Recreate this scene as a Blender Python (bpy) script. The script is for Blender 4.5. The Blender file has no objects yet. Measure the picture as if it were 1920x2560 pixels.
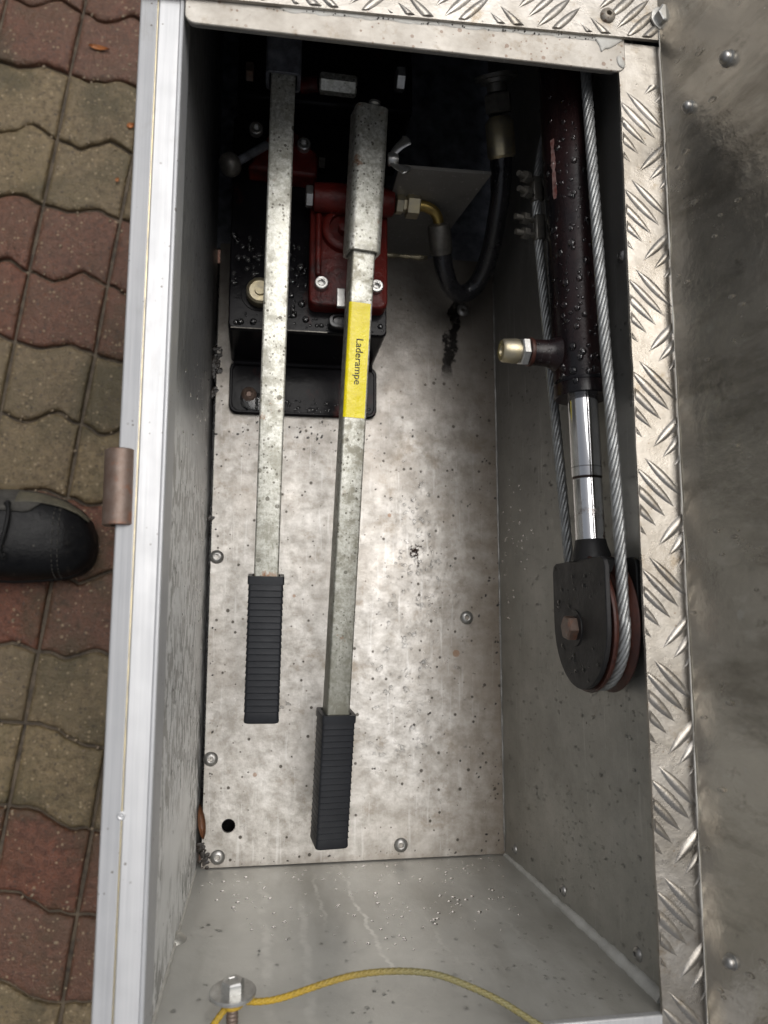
import bpy, bmesh, math, random
from mathutils import Vector as V, Matrix, noise as mnoise

rnd = random.Random(7)
R = math.radians
scene = bpy.context.scene
COL = scene.collection

# ------------------------------------------------------------------ camera, sky, sun, exposure
cam = bpy.data.cameras.new("camera")
cam_o = bpy.data.objects.new("camera", cam)
COL.objects.link(cam_o)
cam_o.location = (0.0564, 0.2140, 0.6828)
cam_o.rotation_euler = (0.13446, -0.15113, 0.00029)
cam.sensor_fit = 'VERTICAL'
cam.sensor_height = 36.0
cam.lens = 36.0 * 1877.1 / 2560.0
cam.clip_start, cam.clip_end = 0.01, 200.0
cam.dof.use_dof = True
cam.dof.focus_distance = 0.53
cam.dof.aperture_fstop = 8.0
scene.camera = cam_o

SUN_DIR = V((0.15, 0.31, 0.93)).normalized()
world = bpy.data.worlds.new("World")
scene.world = world
world.use_nodes = True
wn = world.node_tree
wn.nodes.clear()
sky = wn.nodes.new('ShaderNodeTexSky')
sky.sky_type = 'NISHITA'
sky.sun_disc = False
sky.sun_elevation = math.asin(SUN_DIR.z)
sky.sun_rotation = math.atan2(SUN_DIR.x, SUN_DIR.y)
sky.air_density, sky.dust_density, sky.ozone_density = 1.0, 7.0, 1.0
hs = wn.nodes.new('ShaderNodeHueSaturation')
hs.inputs['Saturation'].default_value = 0.30
bg = wn.nodes.new('ShaderNodeBackground')
bg.inputs['Strength'].default_value = 0.085
wo = wn.nodes.new('ShaderNodeOutputWorld')
wn.links.new(sky.outputs[0], hs.inputs['Color'])
wn.links.new(hs.outputs[0], bg.inputs['Color'])
wn.links.new(bg.outputs[0], wo.inputs['Surface'])

sun = bpy.data.lights.new("sun", 'SUN')
sun.energy = 1.5
sun.angle = R(60)
sun.color = (1.0, 0.99, 0.97)
sun_o = bpy.data.objects.new("sun", sun)
COL.objects.link(sun_o)
sun_o.rotation_euler = (-SUN_DIR).to_track_quat('-Z', 'Y').to_euler()

scene.view_settings.view_transform = 'Standard'
scene.view_settings.look = 'None'
scene.view_settings.gamma = 1.0
scene.view_settings.exposure = 0.18
scene.cycles.use_denoising = True
scene.cycles.max_bounces = 8


# ------------------------------------------------------------------ mesh helpers
class MB:
    def __init__(s):
        s.v, s.f = [], []

    def add(s, vs, fs):
        k = len(s.v)
        s.v += [V(p) for p in vs]
        s.f += [tuple(i + k for i in f) for f in fs]
        return s

    def box(s, x0, x1, y0, y1, z0, z1):
        return s.add([(x0, y0, z0), (x1, y0, z0), (x1, y1, z0), (x0, y1, z0), (x0, y0, z1), (x1, y0, z1), (x1, y1, z1), (x0, y1, z1)],
                     [(3, 2, 1, 0), (4, 5, 6, 7), (0, 1, 5, 4), (1, 2, 6, 5), (2, 3, 7, 6), (3, 0, 4, 7)])

    def loft(s, rings, cap0=True, cap1=True):
        n = len(rings[0])
        vs = [p for r in rings for p in r]
        fs = []
        for i in range(len(rings) - 1):
            for j in range(n):
                a, b = i * n + j, i * n + (j + 1) % n
                fs.append((a, b, b + n, a + n))
        if cap0:
            fs.append(tuple(range(n - 1, -1, -1)))
        if cap1:
            k = (len(rings) - 1) * n
            fs.append(tuple(k + j for j in range(n)))
        return s.add(vs, fs)

    def prism(s, pts, z0, z1):
        return s.loft([[(x, y, z0) for x, y in pts], [(x, y, z1) for x, y in pts]])

    def frame(s, ax, up=None):
        ax = V(ax).normalized()
        up = V(up) if up is not None else (V((0, 0, 1)) if abs(ax.z) < .9 else V((0, 1, 0)))
        sx = up.cross(ax).normalized()
        return ax, sx, ax.cross(sx).normalized()

    def lathe(s, p, ax, prof, n=24, up=None, cap0=True, cap1=True):
        ax, a, b = s.frame(ax, up)
        p = V(p)
        rings = [[p + ax * t + a * (r * math.cos(2 * math.pi * k / n)) + b * (r * math.sin(2 * math.pi * k / n)) for k in range(n)] for t, r in prof]
        return s.loft(rings, cap0, cap1)

    def cyl(s, p0, p1, r, n=24, r1=None):
        d = V(p1) - V(p0)
        return s.lathe(p0, d, [(0, r), (d.length, r if r1 is None else r1)], n)

    def tube(s, path, r, n=12, cap=True):
        path = [V(p) for p in path]
        rings = []
        t = (path[1] - path[0]).normalized()
        a = t.orthogonal().normalized()
        for i, p in enumerate(path):
            q = path[min(i + 1, len(path) - 1)] - path[max(i - 1, 0)]
            t = q.normalized()
            a = (a - t * a.dot(t)).normalized()
            b = t.cross(a)
            ri = r[i] if isinstance(r, (list, tuple)) else r
            rings.append([p + a * (ri * math.cos(2 * math.pi * k / n)) + b * (ri * math.sin(2 * math.pi * k / n)) for k in range(n)])
        return s.loft(rings, cap, cap)

    def dome(s, c, nrm, r, h, n=9, m=3, a=None, stretch=1.0):
        nrm = V(nrm).normalized()
        a = (V(a) - nrm * nrm.dot(V(a))).normalized() if a is not None else nrm.orthogonal().normalized()
        b = nrm.cross(a)
        c = V(c)
        rings = []
        for i in range(m):
            th = math.pi / 2 * i / m
            rings.append([c + nrm * (h * math.sin(th)) + a * (stretch * r * math.cos(th) * math.cos(2 * math.pi * k / n)) + b * (r * math.cos(th) * math.sin(2 * math.pi * k / n)) for k in range(n)])
        k0 = len(s.v)
        s.loft(rings, False, False)
        s.v.append(c + nrm * h)
        t = len(s.v) - 1
        base = k0 + (m - 1) * n
        s.f += [(base + k, base + (k + 1) % n, t) for k in range(n)]
        return s


def wloc(o):
    p = V((0, 0, 0))
    while o is not None:
        p += o.location
        o = o.parent
    return p


def mesh_from(name, mb, mat, off=V((0, 0, 0)), smooth=35):
    me = bpy.data.meshes.new(name)
    me.from_pydata([tuple(p - off) for p in mb.v], [], mb.f)
    bm = bmesh.new()
    bm.from_mesh(me)
    bmesh.ops.recalc_face_normals(bm, faces=bm.faces)
    bm.to_mesh(me)
    bm.free()
    for p in me.polygons:
        p.use_smooth = True
    if smooth < 180:
        me.set_sharp_from_angle(angle=R(smooth))
    me.materials.append(mat)
    return me


def tag(o, label=None, cat=None, group=None, kind=None):
    for k, val in (('label', label), ('category', cat), ('group', group), ('kind', kind)):
        if val:
            o[k] = val
    return o


def obj(name, mb, mat, parent=None, smooth=35, bevel=0, seg=2, label=None, kind=None):
    """one mesh object; the builder's coordinates are world coordinates"""
    o = bpy.data.objects.new(name, mesh_from(name, mb, mat, wloc(parent), smooth))
    COL.objects.link(o)
    o.parent = parent
    if bevel:
        b = o.modifiers.new("bevel", 'BEVEL')
        b.width, b.segments, b.limit_method, b.angle_limit = bevel, seg, 'ANGLE', R(40)
        b.harden_normals = False
    return tag(o, label, kind=kind)


def put(name, me, parent, loc, rot=None, label=None):
    """a part that shares mesh data with its likes"""
    o = bpy.data.objects.new(name, me)
    COL.objects.link(o)
    o.parent = parent
    o.location = V(loc) - wloc(parent)
    if rot is not None:
        o.rotation_euler = rot
    return tag(o, label)


def empty(name, loc, label, cat, group=None, kind=None):
    o = bpy.data.objects.new(name, None)
    o.empty_display_size = 0.02
    COL.objects.link(o)
    o.location = loc
    return tag(o, label, cat, group, kind)


def smooth_path(pts, k=8):
    P = [V(p) for p in pts]
    P = [P[0] * 2 - P[1]] + P + [P[-1] * 2 - P[-2]]
    out = []
    for i in range(1, len(P) - 2):
        for j in range(k):
            t = j / k
            a, b, c, d = P[i - 1], P[i], P[i + 1], P[i + 2]
            out.append(.5 * ((2 * b) + (c - a) * t + (2 * a - 5 * b + 4 * c - d) * t * t + (3 * b - a - 3 * c + d) * t ** 3))
    out.append(P[-2])
    return out


def resample(path, step):
    L = [0]
    for a, b in zip(path, path[1:]):
        L.append(L[-1] + (b - a).length)
    n = max(2, int(L[-1] / step))
    out, j = [], 0
    for i in range(n + 1):
        s = L[-1] * i / n
        while j < len(L) - 2 and L[j + 1] < s:
            j += 1
        out.append(path[j].lerp(path[j + 1], (s - L[j]) / max(1e-9, L[j + 1] - L[j])))
    return out


def strands(path, rope_r, strand_r, n, pitch, sides=6, phase=0.0, hand=1):
    """the strands of a laid rope round a centre line"""
    mb = MB()
    t = (path[1] - path[0]).normalized()
    a = t.orthogonal().normalized()
    fr, s = [], 0.0
    for i, p in enumerate(path):
        t = (path[min(i + 1, len(path) - 1)] - path[max(i - 1, 0)]).normalized()
        a = (a - t * a.dot(t)).normalized()
        if i:
            s += (p - path[i - 1]).length
        fr.append((p, a.copy(), t.cross(a), s))
    for k in range(n):
        mb.tube([p + (u * math.cos(f) + w * math.sin(f)) * rope_r for p, u, w, f in
                 ((p, u, w, phase + 2 * math.pi * k / n + hand * 2 * math.pi * s / pitch) for p, u, w, s in fr)], strand_r, sides)
    return mb


def rrect(w, h, rad, n=3):
    pts = []
    for cx, cy, a0 in ((w / 2 - rad, h / 2 - rad, 0), (-w / 2 + rad, h / 2 - rad, 90), (-w / 2 + rad, -h / 2 + rad, 180), (w / 2 - rad, -h / 2 + rad, 270)):
        for k in range(n + 1):
            a = R(a0 + 90 * k / n)
            pts.append((cx + rad * math.cos(a), cy + rad * math.sin(a)))
    return pts


class Bar:
    """a frame along a square bar: at(t, u, w) with t metres along it, u to the right, w up"""
    def __init__(s, p0, p1, roll=0.0):
        s.p0 = V(p0)
        s.ax = (V(p1) - V(p0)).normalized()
        s.L = (V(p1) - V(p0)).length
        sx = s.ax.cross(V((0, 0, 1))).normalized()
        if sx.x < 0:
            sx = -sx
        up = sx.cross(s.ax)
        if up.z < 0:
            up = -up
        c, q = math.cos(roll), math.sin(roll)
        s.u, s.w = sx * c + up * q, up * c - sx * q

    def at(s, t, u, w):
        return s.p0 + s.ax * t + s.u * u + s.w * w

    def ring(s, t, w, h, rad, dw=0.0, n=3):
        return [s.at(t, x, y + dw) for x, y in rrect(w, h, rad, n)]


# ------------------------------------------------------------------ material helpers
class NT:
    def __init__(s, name):
        s.m = bpy.data.materials.new(name)
        s.m.use_nodes = True
        s.t = s.m.node_tree
        s.b = s.t.nodes['Principled BSDF']
        g = s.t.nodes.new('ShaderNodeNewGeometry')
        s.pos = g.outputs['Position']
        s.nrm = g.outputs['Normal']
        o = s.t.nodes.new('ShaderNodeObjectInfo')
        s.rand = o.outputs['Random']

    def link(s, val, sock):
        if isinstance(val, (int, float)):
            sock.default_value = val
        elif isinstance(val, (tuple, list)):
            sock.default_value = tuple(val) + ((1.0,) if len(val) == 3 and sock.type == 'RGBA' else ())
        else:
            s.t.links.new(val, sock)

    def vec(s, scale=(1, 1, 1), loc=(0, 0, 0), rot=(0, 0, 0), src=None):
        n = s.t.nodes.new('ShaderNodeMapping')
        s.link(src or s.pos, n.inputs['Vector'])
        n.inputs['Scale'].default_value = scale
        n.inputs['Location'].default_value = loc
        n.inputs['Rotation'].default_value = rot
        return n.outputs[0]

    def noise(s, scale, detail=4, rough=.6, vec=None, dist=0.0):
        n = s.t.nodes.new('ShaderNodeTexNoise')
        s.link(vec or s.pos, n.inputs['Vector'])
        n.inputs['Scale'].default_value = scale
        n.inputs['Detail'].default_value = detail
        n.inputs['Roughness'].default_value = rough
        n.inputs['Distortion'].default_value = dist
        return n.outputs['Fac']

    def voro(s, scale, vec=None, feature='F1', rand=1.0):
        n = s.t.nodes.new('ShaderNodeTexVoronoi')
        n.feature = feature
        s.link(vec or s.pos, n.inputs['Vector'])
        n.inputs['Scale'].default_value = scale
        n.inputs['Randomness'].default_value = rand
        return n.outputs['Distance'], (n.outputs['Color'] if feature == 'F1' else None)

    def ramp(s, fac, lo, hi, a=0.0, b=1.0):
        n = s.t.nodes.new('ShaderNodeMapRange')
        n.clamp = True
        s.link(fac, n.inputs['Value'])
        for k, x in (('From Min', lo), ('From Max', hi), ('To Min', a), ('To Max', b)):
            s.link(x, n.inputs[k])
        return n.outputs[0]

    def math(s, op, a, b=0.0):
        n = s.t.nodes.new('ShaderNodeMath')
        n.operation = op
        s.link(a, n.inputs[0])
        s.link(b, n.inputs[1])
        return n.outputs[0]

    def mul(s, a, b):
        return s.math('MULTIPLY', a, b)

    def mix(s, fac, a, b):
        n = s.t.nodes.new('ShaderNodeMix')
        n.data_type = 'RGBA'
        s.link(fac, n.inputs[0])
        s.link(a, n.inputs[6])
        s.link(b, n.inputs[7])
        return n.outputs[2]

    def sep(s, v=None):
        n = s.t.nodes.new('ShaderNodeSeparateXYZ')
        s.link(v or s.pos, n.inputs[0])
        return n.outputs

    def bump(s, h, dist=.001, strength=1.0, prev=None):
        n = s.t.nodes.new('ShaderNodeBump')
        n.inputs['Distance'].default_value = dist
        n.inputs['Strength'].default_value = strength
        s.link(h, n.inputs['Height'])
        if prev is not None:
            s.link(prev, n.inputs['Normal'])
        return n.outputs[0]

    def specks(s, scale, keep, lo=.10, hi=.2, vec=None):
        """scattered round spots: 1 inside a spot"""
        d, c = s.voro(scale, vec)
        pick = s.sep(c)[0]
        r = s.sep(c)[1]
        on = s.math('LESS_THAN', pick, keep)
        rad = s.ramp(r, 0, 1, lo, hi)
        return s.mul(on, s.math('LESS_THAN', d, rad))

    def out(s, color, metallic=0.0, rough=.5, normal=None, **kw):
        s.link(color, s.b.inputs['Base Color'])
        s.link(metallic, s.b.inputs['Metallic'])
        s.link(rough, s.b.inputs['Roughness'])
        if normal is not None:
            s.link(normal, s.b.inputs['Normal'])
        for k, val in kw.items():
            s.link(val, s.b.inputs[k.replace('_', ' ')])
        return s.m


def mat_floor():
    t = NT('soiled_aluminium')
    x, y, z = t.sep()
    big = t.noise(9, 6, .62)
    mid = t.noise(62, 9, .72)
    c = t.mix(t.ramp(mid, .38, .64), (.320, .297, .265), (.61, .585, .55))
    c = t.mix(t.ramp(big, .48, .64, 0, .5), c, (.36, .32, .275))
    scr = t.ramp(t.noise(260, 3, .7, t.vec((1, .05, 1), rot=(0, 0, .35))), .60, .66, 0, .35)
    c = t.mix(scr, c, (.70, .69, .67))
    c = t.mix(t.ramp(t.noise(26, 8, .72, t.vec(loc=(6, 3, 0))), .55, .67, 0, .7), c, (.22, .175, .125))
    # brown film that has crept in from the edges
    ex = t.ramp(t.math('ADD', x, t.mul(t.noise(30, 6, .7), .08)), .232, .310)
    ey = t.ramp(t.math('ADD', y, t.mul(t.noise(26, 6, .7), .04)), .030, .012)
    exy = t.math('MAXIMUM', t.mul(ex, .75), t.mul(ey, .6))
    c = t.mix(exy, c, (.17, .13, .09))
    st = t.ramp(t.noise(70, 7, .7, t.vec(loc=(3, 1, 0))), .63, .74, 0, .55)
    c = t.mix(st, c, (.20, .14, .085))
    # oily grime round the pump end, with its deep shade painted in
    oil_shade = t.mul(t.ramp(t.math('ADD', y, t.mul(t.noise(25, 6, .7), .14)), .38, .56), .85)
    c = t.mix(oil_shade, c, (.10, .088, .075))
    sp = t.specks(120, .55, .05, .19)
    sp2 = t.specks(210, .22, .06, .18, t.vec(loc=(.3, .7, 0)))
    rust = t.specks(34, .16, .05, .13, t.vec(loc=(.1, .2, 0)))
    c = t.mix(t.mul(sp, .9), c, (.05, .04, .03))
    c = t.mix(t.mul(sp2, .8), c, (.09, .07, .05))
    c = t.mix(t.mul(rust, .6), c, (.24, .11, .04))
    # a black oil run beside the pump
    ox = t.math('ABSOLUTE', t.math('SUBTRACT', t.math('ADD', x, t.mul(t.math('SUBTRACT', t.noise(45, 5, .65, t.vec(loc=(9, 9, 0))), .5), .030)), t.math('ADD', t.mul(y, .16), .150)))
    run = t.mul(t.ramp(ox, .0060, .0042), t.mul(t.ramp(y, .435, .452), t.ramp(y, .535, .525)))
    run = t.mul(run, t.ramp(t.noise(110, 5, .65), .30, .46))
    c = t.mix(t.mul(run, .95), c, (.012, .010, .009))
    # the puddle: a film of water with rope-like edges
    wx = t.math('ABSOLUTE', t.math('SUBTRACT', x, .185))
    wob = t.noise(22, 3, .6, t.vec(loc=(2, 5, 0)))
    wet = t.mul(t.ramp(t.math('ADD', wx, t.mul(wob, -.07)), .012, .004), t.mul(t.ramp(y, .02, .06), t.ramp(y, .36, .30)))
    cells = t.noise(62, 5, .58, dist=.5)
    patchy = t.ramp(t.noise(24, 4, .6, t.vec(loc=(8, 1, 0))), .42, .54)
    zone = t.mul(wet, patchy)
    film = t.mul(zone, t.ramp(cells, .44, .56))
    rough = t.ramp(t.noise(45, 6, .7),   .3, .7, .30, .46)
    rough = t.math('SUBTRACT', rough, t.mul(film, .08))
    rough = t.math('SUBTRACT', rough, t.mul(run, .2))
    c = t.mix(t.mul(film, .12), c, (.37, .355, .335))
    n = t.bump(t.noise(160, 6, .7), .0006, .45)
    n = t.bump(t.math('MAXIMUM', sp, sp2), .0006, .7, n)
    n = t.bump(big, .010, .10, n)
    return t.out(c, t.ramp(exy, 0, 1, .50, .2), rough, n)


def mat_wall():
    t = NT('grey_aluminium')
    x, y, z = t.sep()
    a = t.noise(16, 7, .66)
    c = t.mix(t.ramp(a, .32, .68), (.31, .305, .275), (.46, .45, .415))
    c = t.mix(t.ramp(t.noise(45, 7, .7, t.vec(loc=(1, 2, 3))), .6, .75, 0, .5), c, (.25, .23, .20))
    oil_shade = t.mul(t.ramp(t.math('ADD', y, t.mul(t.noise(18, 6, .7), .10)), .30, .50), .8)  # shade of the covered far end, painted into the wall colour
    c = t.mix(oil_shade, c, (.10, .092, .085))
    sp = t.specks(120, .10, .05, .15)
    c = t.mix(t.mul(sp, .7), c, (.06, .05, .04))
    c = t.mix(t.ramp(t.noise(300, 3, .7, t.vec((1, .04, 1), rot=(.2, 0, 0))), .62, .68, 0, .3), c, (.56, .55, .52))
    n = t.bump(t.noise(200, 5, .7), .0005, .5)
    n = t.bump(t.noise(10, 3), .012, .25, n)
    return t.out(c, t.ramp(oil_shade, 0, .8, .6, .15), t.ramp(t.noise(30, 6, .7), .3, .7, .36, .54), n)


def mat_left():
    t = NT('water_marked_aluminium')
    x, y, z = t.sep()
    v = t.vec((1, .55, 1), rot=(.5, 0, 0))
    film = t.noise(115, 5, .62, v, .5)
    zone = t.mul(t.ramp(t.noise(9, 3, .6, t.vec(loc=(4, 2, 1))), .36, .50), t.ramp(y, .36, .30))
    dark = t.mul(t.ramp(film, .49, .52), zone)
    c = t.mix(t.ramp(t.noise(20, 6, .65), .3, .7), (.76, .765, .755), (.92, .925, .915))
    c = t.mix(t.mul(dark, .95), c, (.26, .26, .25))
    oil_shade = t.mul(t.ramp(t.math('ADD', y, t.mul(t.noise(18, 6, .7, t.vec((1, 1, .2))), .06)), .345, .40), .85)  # far part of the left wall: deck shade painted into its colour
    c = t.mix(oil_shade, c, (.085, .085, .088))
    n = t.bump(dark, .0006, .6)
    n = t.bump(t.noise(180, 5, .7), .0005, .4, n)
    return t.out(c, t.ramp(oil_shade, 0, .85, .25, .2), t.ramp(film, .45, .55, .46, .34), n)


def mat_end():
    t = NT('streaked_aluminium')
    x, y, z = t.sep()
    c = t.mix(t.ramp(t.noise(14, 7, .62), .3, .7), (.46, .455, .425), (.58, .575, .54))
    c = t.mix(t.ramp(t.math('ADD', t.noise(8, 5, .6, t.vec((2.2, 1, .7))), t.ramp(x, .17, .27, 0, .16)), .54, .72, 0, .55), c, (.29, .275, .24))
    for x0, sl, w, za, zb, k in ((.118, .085, .0019, .0, .22, .9), (.086, -.01, .0035, .07, .27, .55), (.096, .03, .0017, .02, .14, .6),
                                 (.056, .02, .0042, .04, .27, .45), (.158, .10, .0016, .12, .25, .35), (.205, .14, .0018, .06, .2, .3)):
        wob = t.mul(t.math('SUBTRACT', t.noise(38, 5, .65, t.vec((.2, 1, 1), (x0 * 9, 0, 0))), .5), .020)
        d = t.math('ABSOLUTE', t.math('SUBTRACT', t.math('ADD', x, wob), t.math('ADD', t.mul(z, sl), x0)))
        m = t.mul(t.ramp(d, w, w * .35), t.mul(t.ramp(z, za, za + .02), t.ramp(z, zb, zb - .03)))
        m = t.mul(m, t.ramp(t.noise(60, 4, .6, t.vec(loc=(x0 * 50, 0, 0))), .36, .56))
        c = t.mix(t.mul(m, k), c, (.72, .71, .67))
    sp = t.specks(90, .05, .05, .12)
    c = t.mix(t.mul(sp, .6), c, (.08, .07, .05))
    n = t.bump(t.noise(220, 5, .7), .0004, .5)
    n = t.bump(t.noise(9, 3), .012, .2, n)
    return t.out(c, .4, t.ramp(t.noise(40, 6, .7), .3, .7, .36, .48), n)


def mat_rail():
    t = NT('rail_aluminium')
    x, y, z = t.sep()
    br = t.noise(420, 4, .7, t.vec((1, .02, 1)))
    c = t.mix(t.ramp(br, .3, .7), (.47, .475, .485), (.57, .57, .575))
    gr = t.ramp(t.noise(28, 7, .7, t.vec((1, .5, 1))), .60, .72, 0, .5)
    c = t.mix(gr, c, (.36, .35, .33))
    sp = t.mul(t.specks(330, .30, .10, .26), t.ramp(t.noise(26, 4, .6), .53, .60))
    sp2 = t.specks(75, .10, .04, .10)
    c = t.mix(t.mul(t.math('MAXIMUM', sp, sp2), .75), c, (.16, .14, .12))
    n = t.bump(br, .0002, .4)
    n = t.bump(t.noise(12, 3), .01, .12, n)
    return t.out(c, .45, t.ramp(t.noise(60, 5, .6), .3, .7, .40, .52), n)


def mat_tread():
    t = NT('worn_tread_aluminium')
    c = t.mix(t.ramp(t.noise(34, 8, .68), .35, .68), (.285, .26, .225), (.455, .43, .395))
    c = t.mix(t.ramp(t.noise(60, 7, .72, t.vec(loc=(5, 1, 0))), .56, .70, 0, .8), c, (.24, .19, .13))
    sp = t.specks(260, .16, .06, .2)
    c = t.mix(t.mul(sp, .6), c, (.16, .11, .07))
    n = t.bump(t.noise(150, 6, .7), .0006, .5)
    return t.out(c, .8, t.ramp(t.noise(50, 6, .7), .3, .7, .22, .38), n)


def mat_crossbar():
    t = NT('bar_aluminium')
    c = t.mix(t.ramp(t.noise(30, 7, .66), .35, .68), (.31, .28, .24), (.50, .47, .425))
    pit = t.mul(t.math('MAXIMUM', t.specks(300, .5, .08, .30), t.specks(170, .30, .08, .26, t.vec(loc=(1, 1, 0)))), t.ramp(t.noise(18, 4, .6), .38, .50))
    c = t.mix(t.ramp(t.noise(70, 7, .72, t.vec(loc=(2, 5, 0))), .54, .68, 0, .7), c, (.25, .205, .15))
    c = t.mix(t.mul(pit, .65), c, (.17, .10, .065))
    st = t.specks(24, .08, .05, .12)
    c = t.mix(t.mul(st, .7), c, (.45, .28, .08))
    n = t.bump(t.noise(200, 6, .7), .0005, .5)
    n = t.bump(pit, .0003, .6, n)
    return t.out(c, .5, t.ramp(t.noise(50, 6, .7), .3, .7, .40, .55), n)


def mat_lid():
    t = NT('lid_aluminium')
    c = t.mix(t.ramp(t.noise(12, 7, .65), .3, .7), (.44, .41, .355), (.64, .60, .53))
    c = t.mix(t.ramp(t.noise(30, 7, .7, t.vec((1, 1, .22), rot=(.25, 0, 0))), .50, .66, 0, .75), c, (.27, .245, .205))
    c = t.mix(t.ramp(t.noise(240, 4, .7, t.vec((1, .5, .04), rot=(.3, 0, 0))), .56, .68, 0, .45), c, (.66, .64, .58))
    spot = t.specks(40, .22, .04, .10, t.vec((1, .8, 1)))
    c = t.mix(t.mul(spot, .6), c, (.62, .61, .57))
    c = t.mix(t.ramp(t.noise(75, 7, .75, t.vec(loc=(2, 7, 1))), .58, .66, 0, .5), c, (.20, .18, .15))
    n = t.bump(t.noise(160, 5, .7), .0005, .55)
    n = t.bump(t.noise(14, 4), .006, .25, n)
    return t.out(c, .85, t.ramp(t.noise(26, 6, .7), .3, .7, .12, .30), n)


def mat_galv(name='galvanised_steel', dirt=.6, loc=(0, 0, 0)):
    t = NT(name)
    v = t.vec(loc=loc)
    fine = t.noise(330, 5, .72, v)
    c = t.mix(t.ramp(fine, .36, .66), (.36, .355, .30), (.78, .775, .72))
    blot = t.ramp(t.noise(75, 6, .7, v), .48, .60)
    c = t.mix(t.mul(blot, dirt), c, (.27, .255, .20))
    sp = t.specks(150, .30, .08, .30, v)
    sp2 = t.specks(380, .55, .12, .38, v)
    c = t.mix(t.mul(t.mul(sp, t.ramp(t.noise(24, 3, .6, v), .40, .52)), .85), c, (.10, .09, .07))
    c = t.mix(t.mul(t.mul(sp2, t.ramp(t.noise(32, 4, .6, t.vec(loc=(4, 4, 1))), .40, .52)), .85), c, (.10, .09, .07))
    yy = t.sep()[1]
    tar = t.mul(t.ramp(t.math('ADD', yy, t.mul(t.noise(30, 6, .7, v), .16)), .46, .24), .72)
    c = t.mix(tar, c, (.165, .165, .135))
    c = t.mix(t.ramp(t.noise(300, 3, .7, t.vec((1, .03, 1))), .60, .68, 0, .3), c, (.72, .71, .66))
    ru = t.mul(t.ramp(t.noise(40, 5, .7, t.vec(loc=(7, 3, 1))), .64, .70), .75)
    c = t.mix(ru, c, (.25, .10, .035))
    n = t.bump(fine, .0004, .5)
    return t.out(c, t.ramp(blot, 0, 1, .65, .4), t.ramp(fine, .3, .7, .36, .56), n)


def mat_plain(name, col, metallic, rough, col2=None, scale=40, bump=.0003, bscale=200, **kw):
    t = NT(name)
    col2 = col2 or tuple(x * .72 for x in col)
    f = t.noise(scale, 7, .66)
    c = t.mix(t.ramp(f, .34, .68), col, col2)
    n = t.bump(t.noise(bscale, 5, .7), bump, .5)
    return t.out(c, metallic, t.ramp(f, .3, .7, max(.02, rough - .06), rough + .08), n, **kw)


def mat_black():
    t = NT('black_gloss_paint')
    f = t.noise(30, 6, .66)
    c = t.mix(t.ramp(f, .35, .7), (.006, .006, .007), (.012, .011, .013))
    c = t.mix(t.ramp(t.noise(22, 6, .7, t.vec((1, .5, 1), (4, 1, 2))), .60, .70, 0, .85), c, (.050, .010, .008))
    n = t.bump(t.noise(120, 4, .6), .0005, .4)
    return t.out(c, 0.0, t.ramp(f, .3, .7, .14, .28), n, Specular_IOR_Level=.09)


def mat_red():
    t = NT('red_oxide_paint')
    f = t.noise(45, 7, .68)
    c = t.mix(t.ramp(f, .35, .68), (.13, .013, .009), (.07, .008, .007))
    c = t.mix(t.ramp(t.noise(26, 6, .7, t.vec(loc=(2, 2, 2))), .50, .66, 0, .9), c, (.022, .010, .010))
    n = t.bump(t.noise(150, 5, .7), .0012, .8)
    return t.out(c, 0.0, t.ramp(f, .3, .7, .24, .48), n, Specular_IOR_Level=.3)


def mat_barrel():
    t = NT('red_black_barrel_paint')
    f = t.noise(26, 6, .66, t.vec((1, .35, 1)))
    c = t.mix(t.ramp(f, .42, .62), (.006, .0055, .0065), (.017, .0075, .0075))
    c = t.mix(t.ramp(t.noise(60, 6, .7, t.vec((1, .4, 1), (5, 1, 1))), .62, .74, 0, .8), c, (.055, .013, .011))
    return t.out(c, 0.0, t.ramp(f, .3, .7, .20, .34), t.bump(t.noise(150, 5, .6), .0005, .5), Specular_IOR_Level=.28)


def mat_matte():
    t = NT('worn_black_paint')
    f = t.noise(60, 7, .7)
    c = t.mix(t.ramp(f, .35, .68), (.009, .009, .010), (.017, .016, .016))
    return t.out(c, 0, t.ramp(f, .3, .7, .42, .6), t.bump(t.noise(200, 5, .7), .0004, .5), Specular_IOR_Level=.3)


def mat_chrome():
    t = NT('chrome_rod')
    f = t.noise(60, 6, .7, t.vec(loc=(3, 0, 0)))
    x, y, z = t.sep()
    low = t.ramp(y, .310, .262)
    st = t.mul(t.ramp(f, .55, .62), t.ramp(low, 0, 1, .0, .85))
    c = t.mix(st, (.72, .72, .73), (.18, .11, .07))
    line = t.ramp(t.math('ABSOLUTE', t.math('SUBTRACT', y, .3015)), .0012, .0005)
    line2 = t.ramp(t.math('ABSOLUTE', t.math('SUBTRACT', y, .3085)), .0006, .0003, 0, .5)
    c = t.mix(t.math('MAXIMUM', line, line2), c, (.05, .035, .03))
    return t.out(c, 1.0, t.ramp(st, 0, 1, .12, .5), t.bump(f, .0002, .2))


def mat_rust():
    t = NT('rusty_steel')
    f = t.noise(60, 8, .72)
    c = t.mix(t.ramp(f, .35, .68), (.12, .075, .055), (.20, .16, .135))
    c = t.mix(t.ramp(t.noise(90, 7, .7, t.vec(loc=(1, 4, 2))), .56, .7, 0, .8), c, (.23, .075, .03))
    return t.out(c, .45, .42, t.bump(f, .0008, .6))


def mat_sheave():
    t = NT('dark_red_rust')
    f = t.noise(70, 8, .72)
    c = t.mix(t.ramp(f, .35, .68), (.026, .011, .009), (.075, .022, .013))
    return t.out(c, .15, .40, t.bump(f, .0006, .6))


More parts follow.
